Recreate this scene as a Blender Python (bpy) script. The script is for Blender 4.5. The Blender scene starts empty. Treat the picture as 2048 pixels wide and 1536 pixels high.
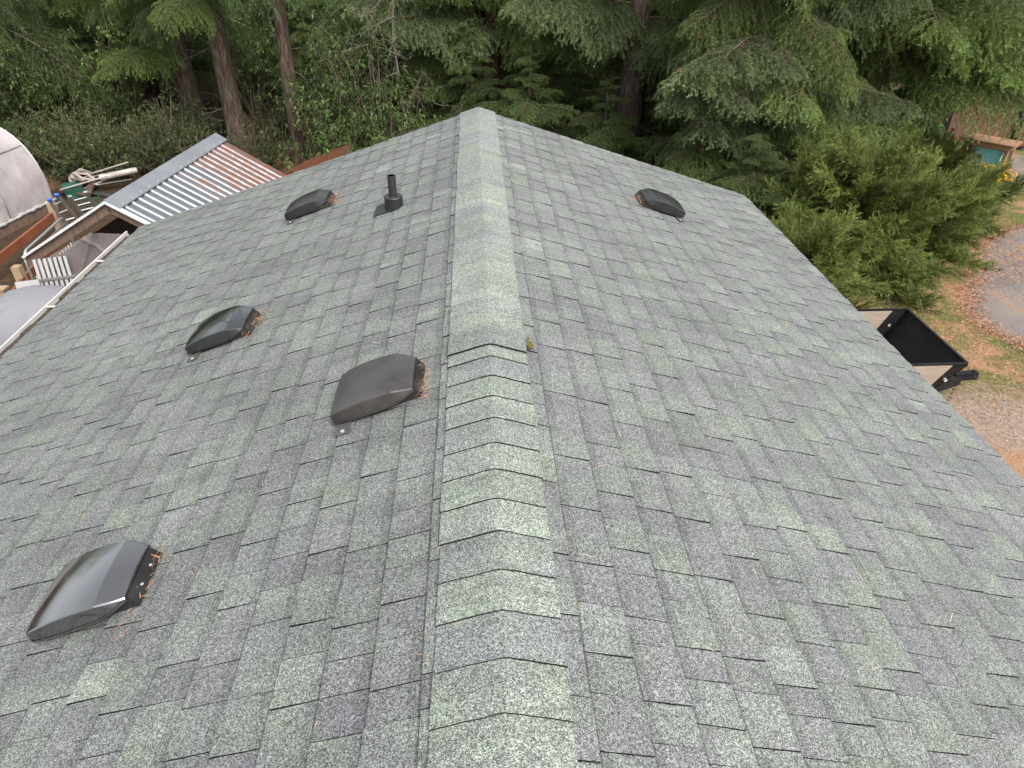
import bpy, math, random
import numpy as np
from mathutils import Vector, Matrix

random.seed(7)
rng = np.random.default_rng(7)
SC = bpy.context.scene
COL = SC.collection
RAD = math.radians

# ------------------------------------------------------------------ camera
cam_d = bpy.data.cameras.new('camera')
cam_d.sensor_width = 36.0
cam_d.lens = 1400.2 / 2048 * 36.0
cam_d.clip_start = 0.05
cam_d.clip_end = 1000.0
cam = bpy.data.objects.new('camera', cam_d)
COL.objects.link(cam)
_th, _ro, _ya = 0.5902, 0.0034, 0.0522
_f = Vector((math.sin(_ya) * math.cos(_th), math.cos(_ya) * math.cos(_th), -math.sin(_th)))
_r = Vector((math.cos(_ya), -math.sin(_ya), 0))
_u = _r.cross(_f)
_r2 = _r * math.cos(_ro) + _u * math.sin(_ro)
_u2 = _u * math.cos(_ro) - _r * math.sin(_ro)
cam.matrix_world = Matrix(((_r2.x, _u2.x, -_f.x, -0.0394), (_r2.y, _u2.y, -_f.y, 0.0),
                           (_r2.z, _u2.z, -_f.z, 1.544), (0, 0, 0, 1)))
SC.camera = cam

# ------------------------------------------------------------------ sky, sun, exposure
SUN_EL, SUN_AZ = 52.0, 148.0          # azimuth measured from +Y towards +X
w = bpy.data.worlds.new('World'); SC.world = w; w.use_nodes = True
nt = w.node_tree
bg = nt.nodes['Background']
sky = nt.nodes.new('ShaderNodeTexSky'); sky.sky_type = 'NISHITA'; sky.sun_disc = False
sky.sun_elevation = RAD(SUN_EL); sky.sun_rotation = RAD(SUN_AZ)
sky.air_density = 1.0; sky.dust_density = 3.0; sky.ozone_density = 1.0
hs = nt.nodes.new('ShaderNodeHueSaturation'); hs.inputs['Saturation'].default_value = 0.22
nt.links.new(sky.outputs[0], hs.inputs['Color']); nt.links.new(hs.outputs[0], bg.inputs[0])
bg.inputs[1].default_value = 0.15
sd = bpy.data.lights.new('sun', 'SUN'); sd.energy = 1.5; sd.angle = RAD(24); sd.color = (1.0, 0.96, 0.90)
sun = bpy.data.objects.new('sun', sd); COL.objects.link(sun)
_sv = Vector((math.sin(RAD(SUN_AZ)) * math.cos(RAD(SUN_EL)), math.cos(RAD(SUN_AZ)) * math.cos(RAD(SUN_EL)), math.sin(RAD(SUN_EL))))
sun.rotation_euler = (-_sv).to_track_quat('-Z', 'Y').to_euler()
SC.view_settings.view_transform = 'Standard'
SC.view_settings.look = 'None'
SC.view_settings.exposure = 1.2
SC.view_settings.gamma = 1.0
SC.cycles.max_bounces = 6
SC.cycles.diffuse_bounces = 3
SC.cycles.transparent_max_bounces = 8

# ------------------------------------------------------------------ helpers: objects
def tag(o, label=None, cat=None, group=None, kind=None):
    if label: o['label'] = label
    if cat: o['category'] = cat
    if group: o['group'] = group
    if kind: o['kind'] = kind
    return o

def empty(name, loc=(0, 0, 0), rz=0.0, parent=None):
    o = bpy.data.objects.new(name, None); COL.objects.link(o)
    o.location = loc; o.rotation_euler = (0, 0, rz); o.parent = parent
    o.empty_display_size = 0.2
    return o

def link(name, me, parent=None, M=None):
    o = bpy.data.objects.new(name, me); COL.objects.link(o)
    o.parent = parent
    if M is not None: o.matrix_local = M
    return o

class MB:
    """collects quads / triangles, one colour and one material slot per face"""
    def __init__(s): s.v = []; s.f = []; s.m = []; s.c = []; s.n = 0
    def add(s, V, F, mat=0, col=(1, 1, 1)):
        V = np.asarray(V, float).reshape(-1, 3)
        for q in F: s.f.append([i + s.n for i in q]); s.m.append(mat); s.c.append(col)
        s.v.append(V); s.n += len(V)
    def box(s, lo, hi, mat=0, col=(1, 1, 1), M=None):
        x0, y0, z0 = lo; x1, y1, z1 = hi
        V = np.array([(x0,y0,z0),(x1,y0,z0),(x1,y1,z0),(x0,y1,z0),(x0,y0,z1),(x1,y0,z1),(x1,y1,z1),(x0,y1,z1)], float)
        if M is not None: V = np.array([M @ Vector(p) for p in V])
        s.add(V, [(0,3,2,1),(4,5,6,7),(0,1,5,4),(1,2,6,5),(2,3,7,6),(3,0,4,7)], mat, col)
    def bar(s, a, b, w, h, mat=0, col=(1, 1, 1), up=(0, 0, 1)):
        a = Vector(a); b = Vector(b); d = (b - a); L = d.length; d /= L
        u = Vector(up)
        if abs(d.dot(u)) > .98: u = Vector((1, 0, 0))
        r = d.cross(u).normalized(); u2 = r.cross(d)
        M = Matrix(((d.x, r.x, u2.x, a.x), (d.y, r.y, u2.y, a.y), (d.z, r.z, u2.z, a.z), (0, 0, 0, 1)))
        s.box((0, -w / 2, -h / 2), (L, w / 2, h / 2), mat, col, M)
    def tube(s, pts, rads, n=8, mat=0, col=(1, 1, 1), cap=True):
        P = [Vector(p) for p in pts]
        if not hasattr(rads, '__len__'): rads = [rads] * len(P)
        V = []; prev = None
        for i, p in enumerate(P):
            d = (P[min(i + 1, len(P) - 1)] - P[max(i - 1, 0)]).normalized()
            if prev is None:
                a = d.orthogonal().normalized()
            else:
                a = (prev - d * prev.dot(d)).normalized()
            prev = a; b = d.cross(a)
            for k in range(n):
                t = 2 * math.pi * k / n
                V.append(p + (a * math.cos(t) + b * math.sin(t)) * rads[i])
        F = [(i*n+k, i*n+(k+1) % n, (i+1)*n+(k+1) % n, (i+1)*n+k) for i in range(len(P)-1) for k in range(n)]
        if cap: F += [tuple(range(n))[::-1], tuple(range((len(P)-1)*n, len(P)*n))]
        s.add([tuple(v) for v in V], F, mat, col)
    def mesh(s, name, mats, smooth=False, sharp=None):
        V = np.concatenate(s.v)
        me = bpy.data.meshes.new(name)
        me.from_pydata(V.tolist(), [], s.f)
        for m in mats: me.materials.append(m)
        me.polygons.foreach_set('material_index', s.m)
        at = me.attributes.new('col', 'FLOAT_COLOR', 'FACE')
        c = np.ones((len(s.c), 4)); c[:, :3] = np.array(s.c, float)
        at.data.foreach_set('color', c.ravel())
        if smooth:
            me.polygons.foreach_set('use_smooth', [True] * len(s.f))
            if sharp: me.set_sharp_from_angle(angle=RAD(sharp))
        me.update()
        return me
    def build(s, name, mats, parent=None, smooth=False, sharp=None, M=None):
        if not isinstance(mats, (list, tuple)): mats = [mats]
        return link(name, s.mesh(name, mats, smooth, sharp), parent, M)

def quad_mesh(name, V, C, mats, wood=None):
    """V: (N,4,3) free quads with colours C (N,3); wood: MB with extra faces in slot 1"""
    N = len(V); vv = V.reshape(-1, 3); faces = np.arange(N * 4).reshape(-1, 4)
    me = bpy.data.meshes.new(name)
    wf = []; wv = np.zeros((0, 3))
    if wood is not None and wood.n:
        wv = np.concatenate(wood.v); wf = [[i + N * 4 for i in f] for f in wood.f]
    allv = np.concatenate([vv, wv])
    loops = np.concatenate([faces.ravel()] + [np.array(f) for f in wf]) if wf else faces.ravel()
    tot = np.concatenate([np.full(N, 4), np.array([len(f) for f in wf], int)]) if wf else np.full(N, 4)
    start = np.concatenate([[0], np.cumsum(tot)[:-1]])
    me.vertices.add(len(allv)); me.vertices.foreach_set('co', allv.astype(np.float32).ravel())
    me.loops.add(len(loops)); me.loops.foreach_set('vertex_index', loops.astype(np.int32))
    me.polygons.add(len(tot)); me.polygons.foreach_set('loop_start', start.astype(np.int32))
    me.polygons.foreach_set('loop_total', tot.astype(np.int32))
    for m in mats: me.materials.append(m)
    me.polygons.foreach_set('material_index', np.concatenate([np.zeros(N, int), np.ones(len(wf), int)]).astype(np.int32))
    at = me.attributes.new('col', 'FLOAT_COLOR', 'FACE')
    c = np.ones((len(tot), 4)); c[:N, :3] = C
    at.data.foreach_set('color', c.ravel().astype(np.float32))
    me.update(calc_edges=True)
    return me

# ------------------------------------------------------------------ helpers: materials
def new_mat(name):
    m = bpy.data.materials.new(name); m.use_nodes = True
    return m, m.node_tree, m.node_tree.nodes['Principled BSDF']

def N(nt, typ, **kw):
    n = nt.nodes.new(typ)
    for k, v in kw.items():
        if k in n.inputs: n.inputs[k].default_value = v
        else: setattr(n, k, v)
    return n

def ramp(nt, src, stops):
    r = nt.nodes.new('ShaderNodeValToRGB')
    el = r.color_ramp.elements
    while len(el) < len(stops): el.new(0.5)
    for e, (p, c) in zip(el, stops):
        e.position = p; e.color = (*c, 1) if hasattr(c, '__len__') else (c, c, c, 1)
    nt.links.new(src, r.inputs[0])
    return r.outputs[0]

def mix(nt, a, b, fac, mode='MIX'):
    n = nt.nodes.new('ShaderNodeMix'); n.data_type = 'RGBA'; n.blend_type = mode
    for i, v in ((6, a), (7, b), (0, fac)):
        if hasattr(v, 'is_output'): nt.links.new(v, n.inputs[i])
        elif i == 0: n.inputs[0].default_value = v
        else: n.inputs[i].default_value = (*v, 1)
    return n.outputs[2]

def noise(nt, scale, detail=4, vec=None, rough=.55):
    n = N(nt, 'ShaderNodeTexNoise'); n.inputs['Scale'].default_value = scale
    n.inputs['Detail'].default_value = detail; n.inputs['Roughness'].default_value = rough
    if vec is not None: nt.links.new(vec, n.inputs['Vector'])
    return n.outputs[0]

def objco(nt, scale=None):
    t = nt.nodes.new('ShaderNodeTexCoord').outputs['Object']
    if scale is None: return t
    m = nt.nodes.new('ShaderNodeMapping'); m.inputs['Scale'].default_value = scale
    nt.links.new(t, m.inputs[0]); return m.outputs[0]

def bump(nt, b, h, strength=.3, dist=.01):
    n = N(nt, 'ShaderNodeBump'); n.inputs['Strength'].default_value = strength; n.inputs['Distance'].default_value = dist
    nt.links.new(h, n.inputs['Height']); nt.links.new(n.outputs[0], b.inputs['Normal'])

def simple(name, col, rough=.6, metal=0.0, var=.25, scale=8.0, stretch=None, bmp=.0, spec=.5, use_col=False):
    m, nt, b = new_mat(name)
    co = objco(nt, stretch)
    n = noise(nt, scale, 6, co)
    lo = tuple(c * (1 - var) for c in col); hi = tuple(min(1, c * (1 + var)) for c in col)
    c = ramp(nt, n, [(.25, lo), (.75, hi)])
    if use_col:
        a = N(nt, 'ShaderNodeAttribute'); a.attribute_name = 'col'
        c = mix(nt, c, a.outputs[0], 1.0, 'MULTIPLY')
    nt.links.new(c, b.inputs['Base Color'])
    b.inputs['Roughness'].default_value = rough; b.inputs['Metallic'].default_value = metal
    b.inputs['Specular IOR Level'].default_value = spec
    if bmp: bump(nt, b, n, bmp)
    return m

def leaf_mat(name, rough=.5, trans=.3, spec=.3, rnd=.35):
    m, nt, b = new_mat(name)
    a = N(nt, 'ShaderNodeAttribute'); a.attribute_name = 'col'
    oi = nt.nodes.new('ShaderNodeObjectInfo')
    mr = N(nt, 'ShaderNodeMapRange'); mr.inputs['To Min'].default_value = 1 - rnd; mr.inputs['To Max'].default_value = 1 + rnd
    nt.links.new(oi.outputs['Random'], mr.inputs[0])
    hv = nt.nodes.new('ShaderNodeHueSaturation')
    nt.links.new(a.outputs[0], hv.inputs['Color']); nt.links.new(mr.outputs[0], hv.inputs['Value'])
    nt.links.new(hv.outputs[0], b.inputs['Base Color'])
    b.inputs['Roughness'].default_value = rough; b.inputs['Specular IOR Level'].default_value = spec
    tr = nt.nodes.new('ShaderNodeBsdfTranslucent'); nt.links.new(hv.outputs[0], tr.inputs[0])
    ms = nt.nodes.new('ShaderNodeMixShader'); ms.inputs[0].default_value = trans
    nt.links.new(b.outputs[0], ms.inputs[1]); nt.links.new(tr.outputs[0], ms.inputs[2])
    nt.links.new(ms.outputs[0], nt.nodes['Material Output'].inputs[0])
    return m

def shingle_mat():
    m, nt, b = new_mat('granule_shingle')
    co = objco(nt)
    a = N(nt, 'ShaderNodeAttribute'); a.attribute_name = 'col'
    # hue blend of the granules in soft patches
    n1 = noise(nt, 5.5, 3, co); n2 = noise(nt, 2.1, 3, co)
    tint = ramp(nt, n1, [(.30, (.97, .96, 1.0)), (.48, (1.0, 1.0, 1.0)), (.68, (1.03, 1.065, .98))])
    blot = ramp(nt, n2, [(.3, .86), (.65, 1.10)])
    c = mix(nt, a.outputs[0], tint, 1.0, 'MULTIPLY')
    c = mix(nt, c, blot, 1.0, 'MULTIPLY')
    # faint run-off streaks down the slope
    ns = noise(nt, 7.0, 4, objco(nt, (.22, 1.6, .22)), .6)
    c = mix(nt, c, ramp(nt, ns, [(.32, .86), (.66, 1.09)]), 1.0, 'MULTIPLY')
    # worn brownish smudges where granules thin out
    n3 = noise(nt, 9.0, 5, co)
    sm = ramp(nt, n3, [(.62, 0.0), (.78, .55)])
    c = mix(nt, c, (.095, .090, .081), sm)
    # granules
    v1 = N(nt, 'ShaderNodeTexVoronoi'); v1.inputs['Scale'].default_value = 400
    nt.links.new(co, v1.inputs['Vector'])
    s1 = nt.nodes.new('ShaderNodeSeparateColor'); nt.links.new(v1.outputs['Color'], s1.inputs[0])
    g1 = ramp(nt, s1.outputs[0], [(0.0, .20), (.30, .50), (.55, 1.0), (1.0, 2.05)])
    v2 = N(nt, 'ShaderNodeTexVoronoi'); v2.inputs['Scale'].default_value = 170
    nt.links.new(co, v2.inputs['Vector'])
    s2 = nt.nodes.new('ShaderNodeSeparateColor'); nt.links.new(v2.outputs['Color'], s2.inputs[0])
    g2 = ramp(nt, s2.outputs[1], [(0.0, .78), (.5, 1.0), (1.0, 1.25)])
    c = mix(nt, c, g1, 1.0, 'MULTIPLY'); c = mix(nt, c, g2, 1.0, 'MULTIPLY')
    nt.links.new(c, b.inputs['Base Color'])
    b.inputs['Roughness'].default_value = .75; b.inputs['Specular IOR Level'].default_value = .5
    bump(nt, b, s1.outputs[0], .35, .002)
    return m

def vent_mat(name, col, rough, scuff, ior=1.5):
    m, nt, b = new_mat(name)
    co = objco(nt)
    n = noise(nt, 9, 6, co, .65); n2 = noise(nt, 60, 3, co)
    c = ramp(nt, n, [(.35, col), (.75, tuple(x * 2.2 + scuff for x in col))])
    nt.links.new(c, b.inputs['Base Color'])
    r = ramp(nt, n, [(.3, rough), (.62, rough + .12), (.75, rough + .3)])
    nt.links.new(r, b.inputs['Roughness'])
    b.inputs['IOR'].default_value = ior
    bump(nt, b, n2, .03, .002)
    return m

def bark_mat(name, c0, c1):
    m, nt, b = new_mat(name)
    co = objco(nt, (1, 1, .16))
    n = noise(nt, 22, 6, co, .65); n2 = noise(nt, 3, 3, objco(nt))
    c = ramp(nt, n, [(.32, tuple(x * .35 for x in c0)), (.5, c0), (.7, c1)])
    c = mix(nt, c, (.06, .075, .045), ramp(nt, n2, [(.5, 0.0), (.75, .5)]))
    nt.links.new(c, b.inputs['Base Color']); b.inputs['Roughness'].default_value = .95
    b.inputs['Specular IOR Level'].default_value = .15
    bump(nt, b, n, 1.0, .03)
    return m

def ground_mat():
    m, nt, b = new_mat('yard_ground')
    co = objco(nt)
    sep = nt.nodes.new('ShaderNodeSeparateXYZ'); nt.links.new(co, sep.inputs[0])
    nl = noise(nt, .35, 4, co); nm = noise(nt, 1.3, 6, co, .65); nf = noise(nt, 16, 5, co, .7); ng = noise(nt, 60, 3, co, .7)
    forest = ramp(nt, nf, [(.3, (.020, .014, .009)), (.55, (.058, .038, .022)), (.75, (.11, .065, .036))])
    needles = ramp(nt, ng, [(.28, (.12, .066, .038)), (.5, (.29, .165, .095)), (.72, (.43, .28, .18))])
    grass = ramp(nt, nf, [(.28, (.045, .055, .015)), (.5, (.105, .110, .034)), (.75, (.22, .185, .080))])
    gravel = ramp(nt, ng, [(.25, (0.0984, 0.0738, 0.0615)), (.5, (0.2460, 0.1927, 0.1558)), (.75, (0.4264, 0.3526, 0.2952))])
    # yard right of the garage: grass and drifted needles
    k = ramp(nt, nm, [(.47, 0.0), (.60, 1.0)])
    yard = mix(nt, grass, needles, k)
    # gravel in front of the trailer
    def step(sock, lo, hi, amp):
        ad = N(nt, 'ShaderNodeMath', operation='MULTIPLY_ADD'); nt.links.new(nm, ad.inputs[0])
        ad.inputs[1].default_value = amp; nt.links.new(sock, ad.inputs[2])
        mr = N(nt, 'ShaderNodeMapRange'); mr.interpolation_type = 'SMOOTHSTEP'
        mr.inputs['From Min'].default_value = lo; mr.inputs['From Max'].default_value = hi
        nt.links.new(ad.outputs[0], mr.inputs[0]); return mr.outputs[0]
    yard = mix(nt, gravel, yard, step(sep.outputs[1], 7.9, 8.7, 2.2))
    band = step(sep.outputs[0], 7.0, 7.5, 1.5)
    low = N(nt, 'ShaderNodeMath', operation='SUBTRACT'); low.inputs[0].default_value = 1.0
    nt.links.new(step(sep.outputs[1], 6.6, 7.2, 1.6), low.inputs[1])
    yard = mix(nt, yard, needles, mix(nt, (0, 0, 0), (1, 1, 1), low.outputs[0]))
    c = mix(nt, forest, yard, step(sep.outputs[0], 5.4, 6.6, 2.0))
    # needle drift under the trees left of the garage
    c = mix(nt, c, needles, ramp(nt, nl, [(.60, 0.0), (.72, .55)]))
    nt.links.new(c, b.inputs['Base Color']); b.inputs['Roughness'].default_value = .95
    b.inputs['Specular IOR Level'].default_value = .15
    bump(nt, b, nf, .6, .05)
    return m

def asphalt_mat():
    m, nt, b = new_mat('old_asphalt')
    co = objco(nt)
    nm = noise(nt, .9, 6, co, .65); ng = noise(nt, 70, 3, co, .7); ns = noise(nt, 2.3, 6, objco(nt, (1, .35, 1)), .7)
    base = ramp(nt, ng, [(.3, (0.0765, 0.0666, 0.0612)), (.5, (0.1350, 0.1188, 0.1098)), (.75, (0.1980, 0.1764, 0.1620))])
    dust = ramp(nt, ng, [(.3, (0.1350, 0.1035, 0.0828)), (.7, (0.2790, 0.2250, 0.1845))])
    need = ramp(nt, ng, [(.3, (0.1170, 0.0630, 0.0378)), (.7, (0.3600, 0.2250, 0.1440))])
    c = mix(nt, base, dust, ramp(nt, nm, [(.45, 0.0), (.65, .7)]))
    c = mix(nt, c, need, ramp(nt, ns, [(.52, 0.0), (.62, .95)]))
    nt.links.new(c, b.inputs['Base Color']); b.inputs['Roughness'].default_value = .92
    bump(nt, b, ng, .5, .01)
    return m

def metal_roof_mat():
    m, nt, b = new_mat('galvanised_roofing')
    co = objco(nt)
    sep = nt.nodes.new('ShaderNodeSeparateXYZ'); nt.links.new(co, sep.inputs[0])
    n = noise(nt, 3.2, 6, objco(nt, (.55, 1, .55)), .65); nf = noise(nt, 30, 5, objco(nt, (.35, 1, .35)), .75)
    # needle litter and rust towards the far end under the trees
    ad = N(nt, 'ShaderNodeMath', operation='MULTIPLY_ADD'); nt.links.new(n, ad.inputs[0]); ad.inputs[1].default_value = 4.2
    nt.links.new(sep.outputs[1], ad.inputs[2])
    k = ramp(nt, ad.outputs[0], [(0, 0), (1, 1)])
    mr = N(nt, 'ShaderNodeMapRange'); mr.inputs['From Min'].default_value = 3.55; mr.inputs['From Max'].default_value = 4.1
    nt.links.new(ad.outputs[0], mr.inputs[0])
    gate = N(nt, 'ShaderNodeMath', operation='MULTIPLY'); nt.links.new(mr.outputs[0], gate.inputs[0])
    at0 = N(nt, 'ShaderNodeAttribute'); at0.attribute_name = 'col'
    sr0 = nt.nodes.new('ShaderNodeSeparateColor'); nt.links.new(at0.outputs[0], sr0.inputs[0])
    gp0 = ramp(nt, sr0.outputs[0], [(.6, 1.0), (.85, .55)])
    gf = mix(nt, ramp(nt, nf, [(.40, .1), (.52, 1.0)]), gp0, 1.0, 'MULTIPLY'); nt.links.new(gf, gate.inputs[1])
    steel = ramp(nt, n, [(.3, (.30, .315, .33)), (.7, (.44, .455, .47))])
    rust = ramp(nt, nf, [(.35, (.045, .014, .006)), (.65, (.20, .066, .024))])
    at_ = N(nt, 'ShaderNodeAttribute'); at_.attribute_name = 'col'
    steel = mix(nt, steel, at_.outputs[0], 1.0, 'MULTIPLY')
    c = mix(nt, steel, rust, gate.outputs[0])
    nt.links.new(c, b.inputs['Base Color'])
    b.inputs['Roughness'].default_value = .42
    inv = N(nt, 'ShaderNodeMath', operation='MULTIPLY_ADD'); nt.links.new(gate.outputs[0], inv.inputs[0])
    inv.inputs[1].default_value = -.85; inv.inputs[2].default_value = .85
    nt.links.new(inv.outputs[0], b.inputs['Metallic'])
    bump(nt, b, n, .1, .02)
    return m

def film_mat(name, col, alpha, rough=.25):
    m, nt, b = new_mat(name)
    n = noise(nt, 2.2, 6, objco(nt), .6)
    c = ramp(nt, n, [(.3, tuple(x * .8 for x in col)), (.7, col)])
    nt.links.new(c, b.inputs['Base Color'])
    a = ramp(nt, n, [(.3, alpha * .85), (.7, min(1, alpha * 1.2))]); nt.links.new(a, b.inputs['Alpha'])
    b.inputs['Roughness'].default_value = rough
    return m

M = {}
M['shingle'] = shingle_mat()
M['edge'] = simple('asphalt_cut_edge', (.012, .012, .012), .95, var=.3, scale=80, spec=.1)
M['vent_gloss'] = vent_mat('glossy_black_plastic', (.010, .010, .011), .035, .004, 2.8)
M['vent_shiny'] = vent_mat('streaky_shiny_black_plastic', (.008, .008, .009), .05, .004, 1.9)
M['vent_matt'] = vent_mat('weathered_brown_black_plastic', (.022, .019, .018), .28, .010, 1.6)
M['vent_dull'] = vent_mat('dull_black_plastic', (.009, .009, .009), .24, .005, 1.5)
M['dark_void'] = simple('dark_screen', (.008, .008, .008), .9, spec=.1)
M['flange'] = simple('grey_plastic_flange', (.085, .08, .08), .35, var=.2)
M['screw'] = simple('pale_screw_head', (.55, .54, .52), .4, .4, var=.1)
M['rubber'] = simple('black_rubber', (.018, .018, .019), .5, var=.3, scale=20)
M['straw'] = simple('dry_needles', (.36, .20, .12), .9, var=.4, scale=40, use_col=True)
M['litter'] = simple('rust_needle_litter', (.10, .038, .020), .95, var=.55, scale=30, bmp=.8, spec=.1)
M['moss'] = simple('moss', (.10, .09, .012), .95, var=.5, scale=90)
M['gutter_white'] = simple('white_gutter_enamel', (.50, .49, .46), .35, var=.12, scale=5)
M['gutter_muck'] = simple('gutter_litter', (.045, .032, .024), .95, var=.7, scale=25, bmp=.8)
M['siding'] = simple('painted_siding', (.42, .40, .37), .7, var=.08)
M['wood_fascia'] = simple('fascia_paint', (.55, .54, .50), .6, var=.1)
M['bark_fir'] = bark_mat('fir_bark', (.085, .060, .045), (.19, .145, .115))
M['bark_red'] = bark_mat('reddish_bark', (.10, .052, .038), (.20, .12, .085))
M['twig'] = simple('twig_wood', (.11, .085, .06), .9, var=.4, scale=30, spec=.15)
M['twig_grey'] = simple('bare_grey_twig', (.13, .112, .09), .9, var=.3, scale=30, spec=.15)
M['needle'] = leaf_mat('fir_needles', .55, .42, .3)
M['broad'] = leaf_mat('broad_leaves', .5, .3, .3)
M['small'] = leaf_mat('small_leaves', .5, .28, .3)
M['scale_leaf'] = leaf_mat('cypress_foliage', .55, .38, .25)
M['petal'] = leaf_mat('yellow_petals', .6, .35, .2, .1)
M['ground'] = ground_mat()
M['asphalt'] = asphalt_mat()
M['metal_roof'] = metal_roof_mat()
M['flashing'] = simple('galvanised_flashing', (.26, .275, .295), .45, .6, var=.15, scale=2.5)
M['white_trim'] = simple('white_metal_trim', (.56, .56, .55), .4, .0, var=.06)
M['old_wood'] = simple('weathered_wood', (.13, .085, .06), .85, var=.45, scale=6, stretch=(6, 6, 1), bmp=.2)
M['brown_paint'] = simple('red_brown_stained_board', (.205, .066, .030), .6, var=.25, scale=3)
M['post_wood'] = simple('post_wood', (.30, .215, .135), .85, var=.3, scale=14, stretch=(5, 5, .6))
M['pale_wood'] = simple('pale_pine_board', (.29, .235, .185), .7, var=.22, scale=7, stretch=(.5, 7, 7), bmp=.1)
M['stand_wood'] = simple('stained_cedar', (.27, .150, .080), .7, var=.25, scale=8, stretch=(3, 3, 1))
M['fence_wood'] = simple('fence_board_stain', (.135, .062, .040), .75, var=.3, scale=9, stretch=(5, 5, .5))
M['black_steel'] = simple('black_powder_coat', (.008, .008, .009), .5, .0, var=.4, scale=5, spec=.25)
M['black_floor'] = simple('scratched_black_bed', (.006, .0055, .006), .5, var=.9, scale=7, spec=.18)
M['galv'] = simple('galvanised_pipe', (.48, .48, .47), .4, .75, var=.15)
M['alum'] = simple('aluminium', (.36, .36, .36), .45, .6, var=.1)
M['white_plastic'] = simple('white_plastic', (.33, .33, .325), .4, var=.06)
M['blue_plastic'] = simple('blue_plastic_cap', (.05, .12, .42), .4, var=.1)
M['green_plastic'] = simple('green_plastic', (.025, .10, .070), .45, var=.15)
M['green_hose'] = simple('green_hose_rubber', (.02, .07, .045), .5, var=.1)
M['red'] = simple('red_marker', (.45, .02, .02), .4, var=.1)
M['cover'] = simple('grey_cover_fabric', (.195, .19, .208), .8, var=.07, scale=1.5, spec=.2)
M['cooler'] = simple('turquoise_cooler_plastic', (.26, .62, .66), .4, var=.06)
M['dark_sign'] = simple('dark_print', (.03, .03, .035), .5, var=.2)
M['film_clear'] = film_mat('clear_plastic_sheet', (.36, .31, .30), .42, .16)
M['film_white'] = film_mat('greenhouse_film', (.47, .42, .42), .72, .3)
M['pot'] = simple('pale_flower_pot', (.50, .53, .56), .5, var=.1)
M['scrap'] = simple('scrap_metal_and_pipe', (.40, .35, .32), .6, .2, var=.3, scale=9)
M['black_pot'] = simple('dark_metal_scrap', (.06, .055, .05), .6, .3, var=.3)

# ------------------------------------------------------------------ ground
GZ = -3.7
def ground_z(x, y):
    return GZ + max(0.0, y - 25.0) * 0.03
def build_ground():
    xs = np.unique(np.concatenate([np.linspace(-300, -40, 8), np.linspace(-40, 40, 41), np.linspace(40, 300, 8)]))
    ys = np.unique(np.concatenate([np.linspace(-300, -20, 8), np.linspace(-20, 60, 41), np.linspace(60, 300, 8)]))
    V = [(x, y, ground_z(x, min(y, 60))) for y in ys for x in xs]
    nx = len(xs)
    F = [(j*nx+i, j*nx+i+1, (j+1)*nx+i+1, (j+1)*nx+i) for j in range(len(ys)-1) for i in range(nx-1)]
    b = MB(); b.add(V, F)
    tag(b.build('ground', M['ground'], smooth=True), kind='structure')
    def slab(name, edge, z):
        b = MB(); n = len(edge)
        top = [(x, y, z) for x, y in edge]; bot = [(x, y, z - .06) for x, y in edge]
        b.add(top + bot, [tuple(range(n))] + [(i, i+n, (i+1) % n + n, (i+1) % n) for i in range(n)])
        tag(b.build(name, M['asphalt']), kind='structure')
    def rough(pts, amp, k=6):
        out = []
        for (x0, y0), (x1, y1) in zip(pts[:-1], pts[1:]):
            for i in range(k):
                t = i / k; out.append((x0 + (x1-x0)*t + random.uniform(-amp, amp), y0 + (y1-y0)*t + random.uniform(-amp, amp)))
        return out + [pts[-1]]
    left = rough([(10.5, 6.9), (9.2, 7.5), (7.95, 8.35), (7.65, 9.25), (8.1, 10.1), (8.8, 11.1), (9.5, 12.1), (10.6, 12.9), (13.0, 13.9), (20, 16.0)], .09, 12)
    slab('road', [(40, 2), (40, 16.0)][:0] + left[::-1] + [(14, 4.5), (40, -6), (40, 17)][:3], GZ + .004)
    slab('driveway', rough([(11.6, 15.75), (12.2, 16.6), (13.0, 17.9), (30, 19.5)], .06) + [(30, 17.6), (14.5, 15.9)], GZ + .004)
build_ground()

# ------------------------------------------------------------------ the garage with its shingled roof
S = 0.3226                       # rise over run
CS = 1 / math.sqrt(1 + S * S); SN = S * CS
WL, WR = 3.50, 2.755             # horizontal half-widths
Y0, Y1 = -2.4, 7.05
EXPO = 0.143
house = empty('garage', (0, 0, GZ))
tag(house, 'low gabled garage under a grey green shingle roof seen from its ridge', 'garage')
Mh = Matrix.Translation((0, 0, -GZ))          # parts are modelled in world coordinates

def rp(side, u, y, h):
    """roof point: u metres downslope from the ridge, h metres off the deck"""
    return (side * (u * CS + h * SN), y, -u * SN + h * CS)

b = MB()
for side, W in ((-1, WL), (1, WR)):
    U = W / CS
    V = [rp(side, u, y, h) for u in (0, U - .012) for y in (Y0, Y1 - .01) for h in (-.02, -.045)]
    F = [(0, 2, 6, 4), (1, 5, 7, 3), (0, 4, 5, 1), (2, 3, 7, 6), (4, 6, 7, 5)]
    b.add(V, F)
roof = b.build('roof', M['old_wood'], house, M=Mh)
b = MB()
for side, W in ((-1, WL), (1, WR)):
    x = side * (W - .35); zt = -(W - .35) * S - .06
    b.box((min(x, x - side*.14), Y0 + .3, GZ), (max(x, x - side*.14), Y1 - .3, zt))
for y in (Y0 + .3, Y1 - .44):
    pts = [(-WL + .49, GZ), (WR - .49, GZ), (WR - .49, -(WR - .49) * S - .07), (0, -.07), (-WL + .49, -(WL - .49) * S - .07)]
    V = [(x, y, z) for x, z in pts] + [(x, y + .14, z) for x, z in pts]
    b.add(V, [(0, 1, 2, 3, 4), (9, 8, 7, 6, 5)] + [(i, (i+1) % 5 + 0, (i+1) % 5 + 5, i + 5) for i in range(5)])
b.build('wall', M['siding'], house, M=Mh)
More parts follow.
